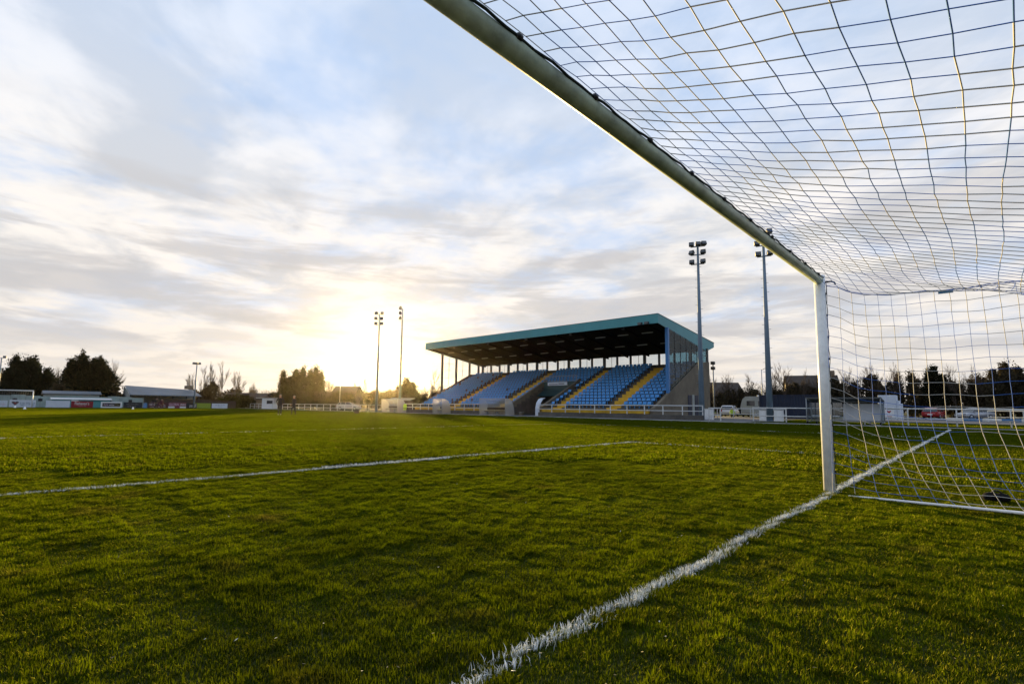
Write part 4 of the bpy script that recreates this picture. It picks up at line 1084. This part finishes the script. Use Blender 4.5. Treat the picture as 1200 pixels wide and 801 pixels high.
# ------------------------------------------------------------------ people
def person(label, loc, rz, J, mats, h=1.78, group=None, hivis=False):
    """one skinned body. J: pose dict of joint positions for a 1.78 m figure facing -Y"""
    r = empty('person', loc, rz, label, 'person', group)
    V, E_, Rd = [], [], []
    def v(p, rad, parent=None):
        V.append(Vector(p)*(h/1.78)); Rd.append(rad if isinstance(rad, tuple) else (rad,rad))
        if parent is not None: E_.append((parent, len(V)-1))
        return len(V)-1
    pel = v((0,0,.95), (.155,.115)); wst = v((0,0,1.10), (.145,.105), pel); ch = v((0,-.01,1.30), (.175,.12), wst); nk0 = v((0,.0,1.46), (.10,.075), ch)
    nk = v((0,-.005,1.54), .055, nk0); hd = v((0,-.02,1.62), (.072,.082), nk); hd2 = v((0,-.02,1.70), (.076,.092), hd); tp_ = v((0,-.01,1.765), (.05,.06), hd2)
    no = v((0,-.115,1.655), .014, hd)
    for s_ in (-1,1): v((s_*.082,0,1.655), .016, hd)
    for key, s_ in (('L',1),('R',-1)):
        sh_ = v((s_*.185,0,1.43), .075, nk0); el = v(J['el'+key], .052, sh_); wr = v(J['wr'+key], .036, el)
        d = (Vector(J['wr'+key])-Vector(J['el'+key])).normalized(); side = d.cross(Vector((0,1,0)))
        side = side.normalized() if side.length > .1 else Vector((1,0,0))
        pm = v(Vector(J['wr'+key])+d*.07, .034, wr)
        for q, (of, ln) in enumerate(((-.03,.075),(-.01,.085),(.01,.08),(.03,.062))):
            a = v(Vector(V[pm]*(1.78/h))+side*of+d*.03, .0095, pm); b2 = v(Vector(V[a]*(1.78/h))+d*ln*.6+Vector((0,-.01,0)), .008, a); v(Vector(V[b2]*(1.78/h))+d*ln*.35+Vector((0,-.02,-.004)), .007, b2)
        th = v(Vector(J['wr'+key])+d*.04+side*(-.042)*s_, .011, wr); v(Vector(V[th]*(1.78/h))+d*.05+side*(-.015)*s_, .009, th)
        hp_ = v((s_*.10,0,.88), (.10,.10), pel); kn = v(J['kn'+key], .066, hp_); an = v(J['an'+key], .045, kn)
        A = Vector(J['an'+key]); v(A+Vector((0,-.16,-.045)), .042, an)
    me = bpy.data.meshes.new('body'); me.from_pydata([tuple(p) for p in V], E_, [])
    o = bpy.data.objects.new('body', me); col.objects.link(o)
    md = o.modifiers.new('skin','SKIN'); md.use_smooth_shade = True; sb = o.modifiers.new('sub','SUBSURF'); sb.levels = 2; sb.render_levels = 2
    sl = me.skin_vertices[0].data
    for i, rr in enumerate(Rd): sl[i].radius = rr
    sl[0].use_root = True
    dg = bpy.context.evaluated_depsgraph_get(); nme = bpy.data.meshes.new_from_object(o.evaluated_get(dg))
    bpy.data.objects.remove(o)
    for q in mats: nme.materials.append(q)      # 0 skin, 1 top, 2 trousers, 3 shoes
    wr_pts = [Vector(J['wrL'])*(h/1.78), Vector(J['wrR'])*(h/1.78)]
    for p in nme.polygons:
        c = p.center; z = c.z*1.78/h
        mi = 1
        if z > 1.50: mi = 0
        elif min((c-q).length for q in wr_pts) < .22 and min((c-q).length for q in wr_pts) > -.1 and c.z < min(q.z for q in wr_pts)+.01 and z > .6 and abs(c.x) > .2: mi = 0
        elif z < .10: mi = 3
        elif z < .86: mi = 2
        p.material_index = mi; p.use_smooth = True
    b = bpy.data.objects.new('body', nme); col.objects.link(b); b.parent = r
    hm = MB(); bm = bmesh.new(); bmesh.ops.create_icosphere(bm, subdivisions=3, radius=1)
    for q in bm.verts: q.co = Vector((q.co.x*.090, q.co.y*.105+.005, q.co.z*.085))+Vector((0,0,1.715))
    bmesh.ops.delete(bm, geom=[q for q in bm.verts if q.co.z < 1.655 or (q.co.y < -.055 and q.co.z < 1.735)], context='VERTS')
    hm.bm(bm, 0, True); hm.v = [tuple(Vector(p)*(h/1.78)) for p in hm.v]; hm.build('hair', mats[4], r)
    ey = MB()
    for s_ in (-1,1): blob(ey, (s_*.032*h/1.78,-.098*h/1.78,1.675*h/1.78), .011, n=1, jit=0)
    ey.build('eyes', M['black'], b)
    return r
stand_ = dict(elL=(.27,.02,1.17), wrL=(.28,-.06,.93), elR=(-.27,.02,1.17), wrR=(-.28,-.06,.93), knL=(.11,-.03,.50), anL=(.11,.02,.09), knR=(-.11,-.03,.50), anR=(-.11,.02,.09))
stride = dict(elL=(.27,.05,1.17), wrL=(.24,-.10,.98), elR=(-.27,.05,1.17), wrR=(-.24,-.10,.98), knL=(.20,-.06,.50), anL=(.27,.0,.09), knR=(-.20,-.0,.50), anR=(-.27,.05,.09))
pocket = dict(elL=(.30,.08,1.18), wrL=(.22,-.08,.98), elR=(-.30,.08,1.18), wrR=(-.22,-.08,.98), knL=(.11,-.05,.50), anL=(.10,-.05,.09), knR=(-.11,.02,.50), anR=(-.11,.10,.09))
dark = [M['skin'], M['coat'], M['trousers'], M['shoe'], M['hair_grey']]
person('grey haired person in a long black coat standing on the pitch, facing the other', (-43.9,11.3,0), radians(62), pocket, dark, 1.80, 'people standing on the pitch')
person('person in black with feet apart on the pitch, right of the taller grey haired one', (-43.4,12.3,0), radians(-55), stride, [M['skin'],M['coat'],M['trousers'],M['trousers'],M['hair_grey']], 1.72, 'people standing on the pitch')
person('person in black walking before the maroon advert board', (-94.5,12.4,0), radians(30), stride, [M['skin'],M['coat'],M['trousers'],M['shoe'],M['hair_dark']], 1.75, 'people by the far boards')
person('person in dark red top beside the walking figure at the maroon board', (-95.0,13.2,0), radians(80), stand_, [M['skin'],M['maroon'],M['maroon'],M['shoe'],M['hair_dark']], 1.55, 'people by the far boards')
hv = [M['skin'], M['hivis'], M['trousers'], M['trousers'], M['hair_dark']]
person('steward in a lime hi-vis top behind the gateway railing near the grandstand', (-22.9,53.6,-.45), radians(20), stand_, hv, 1.6, 'hi-vis stewards')
person('steward in a lime hi-vis top behind the gateway railing, nearer the caravan', (-21.2,55.2,-.45), radians(10), stand_, hv, 1.6, 'hi-vis stewards')

# ------------------------------------------------------------------ trees and bushes
def crown_faces(mb, lobes, n, size, up=.6, shell=.5, droop=0.0, core=.45):
    """leaf sprays gathered in clumps through the volume of flame shaped lobes (cx,cy,z0,z1,r)"""
    wts = [l[4]*(l[3]-l[2]) for l in lobes]
    per = 26
    for li in random.choices(range(len(lobes)), wts, k=int(n*core)):           # dense inner sprays
        cx, cy, z0, z1, r = lobes[li]
        t = random.random()**.8
        prof = (sin(pi*min(1,(t*.92+.08)))**.55) if t < .5 else (1-(t-.5)/.5)**.62
        a = random.uniform(0,2*pi); rr = r*prof*(1-.75*random.random()**1.3)*random.uniform(.7,1.0)
        p = Vector((cx+cos(a)*rr, cy+sin(a)*rr, z0+(z1-z0)*t))
        d = Vector((cos(a)*random.uniform(.2,1), sin(a)*random.uniform(.2,1), random.uniform(0,1.6)*up+.1-droop)).normalized()
        s_ = size*random.uniform(.7,1.5); u = d.cross(Vector((random.uniform(-1,1),random.uniform(-1,1),random.uniform(-1,1)))).normalized()
        w = s_*random.uniform(.25,.45)
        mb.add([p-d*s_*.5, p+u*w, p+d*s_*.75, p-u*w], [(0,1,2,3)])
    for li in random.choices(range(len(lobes)), wts, k=max(4, n//per)):
        cx, cy, z0, z1, r = lobes[li]
        t = random.random()**.75
        prof = (sin(pi*min(1,(t*.92+.08)))**.55) if t < .5 else (1-(t-.5)/.5)**.62
        a = random.uniform(0,2*pi); rr = r*prof*(1-shell*random.random()**1.5)*random.uniform(.80,1.22)
        c = Vector((cx+cos(a)*rr, cy+sin(a)*rr, z0+(z1-z0)*t*random.uniform(.94,1.07)))
        ax = Vector((cos(a)*random.uniform(.2,1), sin(a)*random.uniform(.2,1), random.uniform(.1,1.7)*up+.1-droop)).normalized()
        cr = size*random.uniform(.7,1.5)
        for q in range(per):
            p = c+Vector((random.gauss(0,1),random.gauss(0,1),random.gauss(0,.8)))*cr*.42+ax*random.uniform(-.4,1.1)*cr*.8
            if p.z < .05: p.z = random.uniform(.05,.4)
            d = (ax+Vector((random.uniform(-1,1),random.uniform(-1,1),random.uniform(-.7,.9)))*.7).normalized()
            s_ = size*random.uniform(.3,.75); u = d.cross(Vector((random.uniform(-1,1),random.uniform(-1,1),random.uniform(-1,1)))).normalized()
            w = s_*random.uniform(.2,.38)
            mb.add([p-d*s_*.5, p+u*w, p+d*s_*.75, p-u*w], [(0,1,2,3)])
    return mb

def leafy(name, label, loc, lobes, n, size, m, group, cat='tree', trunk=.3, up=.6, shell=.5):
    r = empty(name, loc, 0, label, cat, group)
    top = max(l[3] for l in lobes)
    tm = MB().tube([(0,0,-.1),(.1,0,top*.3),(0,.1,top*.7)], [trunk,trunk*.7,trunk*.2], 8)
    for k in range(5):
        l = random.choice(lobes); z = l[2]+(l[3]-l[2])*random.uniform(.2,.5)
        tm.tube([(0,0,max(.3,z*.5)),(l[0]*.6,l[1]*.6,z),(l[0],l[1],l[2]+(l[3]-l[2])*.8)], [trunk*.4,trunk*.25,.02], 6)
    tm.build('trunk', M['bark'], r)
    crown_faces(MB(), lobes, n, size, up, shell).build('crown', m, r, fixn=False)
    return r

def bare(name, label, loc, h, spread, group, seed, lean=0.0, nb=5, depth=4, r0=.16):
    st = random.getstate(); random.seed(seed)
    r = empty(name, loc, 0, label, 'tree', group)
    tm, bm_ = MB(), MB()
    def grow(p, d, L_, rad, k):
        q = p+d*L_*.5+Vector((random.uniform(-1,1),random.uniform(-1,1),random.uniform(-.3,.5)))*L_*.06
        e = p+d*L_
        (tm if k == depth else bm_).tube([p,q,e], [rad,rad*.8,rad*.6], 5 if k >= depth-1 else 3, caps=False)
        if k == 0: return
        m_ = nb if k > 1 else nb+1
        for i in range(m_):
            t = random.uniform(.35,1.0); b = p.lerp(e, t)
            a = random.uniform(0,2*pi); sp = spread*random.uniform(.6,1.2)
            nd = (d+Vector((cos(a)*sp, sin(a)*sp, random.uniform(-.05,.45)))).normalized()
            grow(b, nd, L_*random.uniform(.45,.68), max(rad*(.5 if t > .8 else .4), .009), k-1)
        grow(e, (d+Vector((random.uniform(-.2,.2),random.uniform(-.2,.2),.25))).normalized(), L_*.62, max(rad*.55,.009), k-1)
    grow(Vector((0,0,-.05)), Vector((lean,lean*.5,1)).normalized(), h*.42, r0, depth)
    tm.build('trunk', M['bark'], r, fixn=False); bm_.build('branches', M['twig'], r, fixn=False)
    random.setstate(st)
    return r

def lobes_wide(w, h, n, z0=0.3, rfac=.36, hv=.35):
    out = []
    for i in range(n):
        t = (i+.5)/n*2-1
        out.append((t*w*.5*.82+random.uniform(-.2,.2), random.uniform(-.25,.25)*w*.5, z0*random.uniform(.4,1.2), h*(1-hv*abs(t)**1.6)*random.uniform(.86,1.0), w*rfac*random.uniform(.45,.75)))
    return out
def turn(lobes, a): return [(x*cos(a)-y*sin(a), x*sin(a)+y*cos(a), p, q, r_) for x,y,p,q,r_ in lobes]
VA = AZ   # crowns are laid out broadside to the pitch
G1 = 'dark conifers behind the far goal'
leafy('conifer', 'broad black green conifer behind the far goal, leftmost of the two', (-138.5,-.9,0), turn(lobes_wide(11.8,10.4,9,hv=.45),VA), 14000, .50, M['leaf_con'], G1, trunk=.4, up=.9)
leafy('conifer', 'dark conifer with a pointed top behind the red advert board', (-130.5,7.6,0), turn(lobes_wide(10.6,10.9,8,hv=.30),VA), 13000, .50, M['leaf_con'], G1, trunk=.4, up=.9)
leafy('shrub', 'olive shrub in the gap between the two dark conifers', (-127.5,3.4,0), turn(lobes_wide(4.2,4.6,4),VA), 2600, .45, M['leaf_hedge'], 'shrubs behind the pitch', 'shrub', .12)
leafy('shrub', 'rounded brown shrub under the bare trees behind the lime board', (-128,29.7,0), turn([(0,0,.5,5.6,2.0),(-1.5,0,.3,4.4,1.5),(-2.6,0,.3,3.5,1.2)],VA), 3400, .42, M['leaf_brown'], 'shrubs behind the pitch', 'shrub', .15)
leafy('shrub', 'low brown scrub between the second conifer and the covered terrace', (-127,11.6,0), turn(lobes_wide(5.5,3.4,5),VA), 2600, .42, M['leaf_brown'], 'shrubs behind the pitch', 'shrub', .1)
G2 = 'golden trees below the sun'
k = 1.23
leafy('cypress', 'narrow column shaped cypress above the two people on the pitch', (-117.5,41.2,0), [(0,0,.2,8.3,1.15),(.3,.2,.2,6.9,.9)], 3000, .42, M['leaf_sun'], G2, trunk=.2, up=1)
leafy('fir', 'ragged low fir between the column cypress and the broad gold tree', (-116,42.2,0), [(0,0,.4,7.2,1.0),(-.9,-.8,.3,5.0,1.2),(1.2,1.0,.3,5.0,1.3)], 2200, .55, M['leaf_sun'], G2, trunk=.2, up=.3)
leafy('broad_tree', 'broad gold lit tree with several rounded tops right of the cypress', (-113,45,0), turn([(-2.8,0,.5,8.9,1.3),(-1.2,0,.4,9.2,1.4),(.4,.3,.4,8.7,1.4),(1.8,0,.4,9.3,1.4),(3.0,0,.3,8.2,1.2)],VA), 9000, .42, M['leaf_sun'], G2, trunk=.3, up=.6)
for x, y, h_, lab in ((-113.5,50.6,7.6,'twiggy bare tree in the full glare, touching the broad gold tree'),(-111.5,56.6,7.4,'twiggy bare tree standing in the glare behind the sunlit gabled house')):
    bare('bare_tree', lab, (x,y,0), h_, .62, G2, int(500+y), nb=4, depth=4, r0=.14)
def hedge_run(items, m, group, pre):
    for (x, y, w, h, n_, lab) in items:
        r_ = leafy('bush', lab, (x,y,0), turn(lobes_wide(w,h,max(4,int(w/1.1)),.1,.24,.25),VA), n_, .42, m, group, 'bush', .1, .7, .8)
        tw = MB()
        for q in range(230):
            u_ = random.uniform(-.5,.5)*w; a_ = Vector((u_*cos(VA)+random.uniform(-1,1), u_*sin(VA)+random.uniform(-1,1), h*random.uniform(.45,.85)))
            L_ = random.uniform(.5,1.5); d_ = Vector((random.uniform(-.5,.5),random.uniform(-.5,.5),1)).normalized()
            m_ = a_+d_*L_*.5+Vector((random.uniform(-.1,.1),random.uniform(-.1,.1),0))
            tw.tube([a_,m_,a_+d_*L_], [.022,.016,.008], 3, caps=False)
            for _ in range(2):
                e_ = m_+Vector((random.uniform(-.5,.5),random.uniform(-.5,.5),random.uniform(.3,.8)))*L_*.6; tw.tube([m_,e_], [.012,.006], 3, caps=False)
        tw.build('branches', M['twig'], r_, fixn=False)
def hedge_run_old(items, m, group, pre):
    for (x, y, w, h, n_, lab) in items:
        leafy('bush', lab, (x,y,0), turn(lobes_wide(w,h,max(3,int(w/1.3)),.1,.30,.25),VA), n_, .50, m, group, 'bush', .1, .6, .7)
hedge_run([(-121.5,33.0,9,3.2,3000,'low brown bush beyond the end of the advert boards'),
           (-124,43.6,10,4.2,3400,'brown bush left of the column cypress'),
           (-117,43.2,9,4.4,3200,'dark bush under the column cypress'),
           (-110.5,47.0,9,4.1,3200,'bush filling the foot of the broad gold tree'),
           (-104,48.6,8,3.9,3000,'gold lit bush left of the sunlit gabled house'),
           (-99.5,55.0,8,4.2,3000,'gold lit bush right of the sunlit gabled house'),
           (-93,54.4,8,4.3,3000,'bush behind the slim floodlight masts'),
           (-84,52.5,8,4.0,3000,'brown bush behind the small pale roofed shed')], M['leaf_sun'], 'bushes below the sun', 'b')
leafy('fir', 'dark green fir beside the slim masts, left of the grandstand', (-78.5,48.3,0), [(0,0,.2,5.9,1.3),(.9,.7,.2,5.2,1.2),(-1.0,-.7,.2,4.7,1.1)], 3000, .42, M['leaf_hedge'], 'shrubs behind the pitch', 'tree', .2)
hedge_run([(-76.5,55.5,9,4.3,3400,'brown bush just left of the grandstand end'),(-70,58,9,4.6,3400,'brown bush partly behind the grandstand end')], M['leaf_brown'], 'bushes left of the grandstand', 'c')
G3 = 'bare winter trees left of the grandstand'
for i, (x, y, h_, sp, lab) in enumerate((
    (-140,13.4,11.8,.42,'bare upright tree right of the second dark conifer'),
    (-160,5.5,10.5,.35,'thin bare tree in the gap between the two conifers'),
    (-139,28.4,9.6,.55,'bare tree above the end of the covered terrace roof'),
    (-137.5,30.2,11.5,.34,'slim bare tree right of the short floodlight pole'),
    (-139.5,32.3,12.6,.30,'tallest slim bare tree behind the rounded brown shrub'),
    (-138,34.4,13.0,.36,'tall bare tree just right of the rounded brown shrub'),
    (-134,35.6,10.2,.5,'leaning bare tree right of the tall slim ones'),
    (-135,40.7,7.2,.6,'small spreading bare tree over the brown barn'),
    (-103,53.5,8.6,.62,'bare round headed tree behind the sunlit house'),
    (-107,47.5,7.0,.55,'small pale bare tree left of the sunlit house'),
    (-79,55,9.2,.6,'bare bushy tree touching the grandstand left end'),
    (-83.5,52.0,7.0,.6,'low bare tree between the fir and the slim masts'))):
    bare('bare_tree', lab, (x,y,0), h_*.92, sp, G3, 100+i, lean=.25 if i == 6 else random.uniform(-.06,.06), nb=4, depth=4, r0=.15)
G4 = 'hedgerow bushes on the right'
items = []
for i, (x, y, w, h_) in enumerate(((-37.5,82,8,4.6),(-32,86,8,4.8),(-27.5,88.5,8,5.0),(-23.5,92,8,5.6),(-18.5,94,8,6.9),(-13.5,96,8,7.1),(-8.5,97.5,8,7.2),(-4.2,99.5,8,6.6),(.2,100.5,8,6.7),(4.8,100.5,8,8.0),(9.5,99,8,7.2),(15,98,8,7.4))):
    items.append((x,y,w,h_,4200,['dense brown hedge bush right against the grandstand end wall','brown hedge bush behind the gateway','brown hedge bush behind the caravan','tall dark hedge bush above the left end of the container','tall dark hedge bush above the right end of the container','dark hedge bush directly behind the near goal post','dark hedge bush above the white site cabin','dark hedge bush behind the red hatchback','dark hedge bush above the silver car','high rounded bush above the striped beam, tallest of the hedgerow','dark hedge bush near the right edge of the net','dark hedge bush cut by the right edge'][i]))
hedge_run(items, M['leaf_hedge'], G4, 'h')
leafy('conifer', 'small black green conifer rising from the hedge above the red hatchback', (-5.0,96.2,0), [(0,0,2,7.9,1.1),(-.6,0,2,7.2,1.0),(.9,.3,2,6.6,1.1)], 2600, .42, M['leaf_con'], 'conifers on the right', 'tree', .2, .7)
leafy('broad_tree', 'tall full leaved olive tree above the silver car', (3.1,97.2,0), turn([(-1.9,0,1,7.1,1.5),(0,0,1,8.0,1.7),(1.8,0,1,7.5,1.6),(2.9,0,1,6.4,1.3)],VA), 5200, .42, M['leaf_hedge'], 'conifers on the right', 'tree', .25)
G5 = 'bare trees over the right hedgerow'
for i, (x, y, h_, lab) in enumerate(((-35.5,83.5,7.2,'bare twiggy tree beside the grandstand end wall'),(-33,85.5,7.4,'bare twiggy tree over the gateway, right of the wall one'),
    (-29.6,87,7.6,'bare tree left of the container mast'),(-27.0,88,8.0,'bare tree beside the street lamp'),(-24.4,88.5,9.6,'tall thin bare tree right of the container mast'),(-22.4,91,8.6,'bare tree over the middle of the container'),
    (-19.6,92.5,9.2,'bare tree left of the near goal post top'),(-16,94,8.6,'bare tree seen just through the net beside the post'),(-13,95,9.2,'bare spiky tree through the net over the cabin'),(-10.2,96,9.4,'bare spiky tree left of the small conifer'),
    (-2.6,97,8.8,'bare tree right of the small black conifer'),(-.4,98.5,8.6,'bare tree between the conifer and the olive tree'))):
    bare('bare_tree', lab, (x,y,0), h_*1.0, .55, G5, 300+i, lean=random.uniform(-.08,.08), nb=4, depth=4, r0=.13)
# far wood closing the horizon
wd = MB()
for i in range(46):
    an = radians(-104+i*3.0); D_ = 190+random.uniform(-15,25); c = CAM+Vector((sin(an)*D_, cos(an)*D_, 0))
    lb = [(c.x+random.uniform(-6,6), c.y+random.uniform(-6,6), 0, random.uniform(3.0,5.6), random.uniform(3,5)) for _ in range(4)]
    crown_faces(wd, lb, 420, 1.1, .5, .8)
tag(wd.build('woodland', M['leaf_brown'], fixn=False), 'low distant line of brown woodland on the horizon', 'woodland', kind='stuff')

# thin evening air round the whole place
HB = MB().box((-640,-640,-1.0),(640,640,42.0)); hz = HB.build('haze', [], fixn=True)
hm = bpy.data.materials.new('evening_air'); hm.use_nodes = True; nt = hm.node_tree; nt.nodes.clear()
ho = nt.nodes.new('ShaderNodeOutputMaterial'); pv = nt.nodes.new('ShaderNodeVolumePrincipled'); pv.inputs['Density'].default_value = HAZE
pv.inputs['Color'].default_value = (.98,.87,.64,1); pv.inputs['Anisotropy'].default_value = .92
nt.links.new(pv.outputs[0], ho.inputs['Volume']); hz.data.materials.append(hm); hz['kind'] = 'stuff'
sc.render.engine = 'CYCLES'
sc.cycles.use_denoising = True
sc.cycles.max_bounces = 7; sc.cycles.diffuse_bounces = 3; sc.cycles.glossy_bounces = 3; sc.cycles.transmission_bounces = 4; sc.cycles.transparent_max_bounces = 12
sc.cycles.volume_bounces = 0
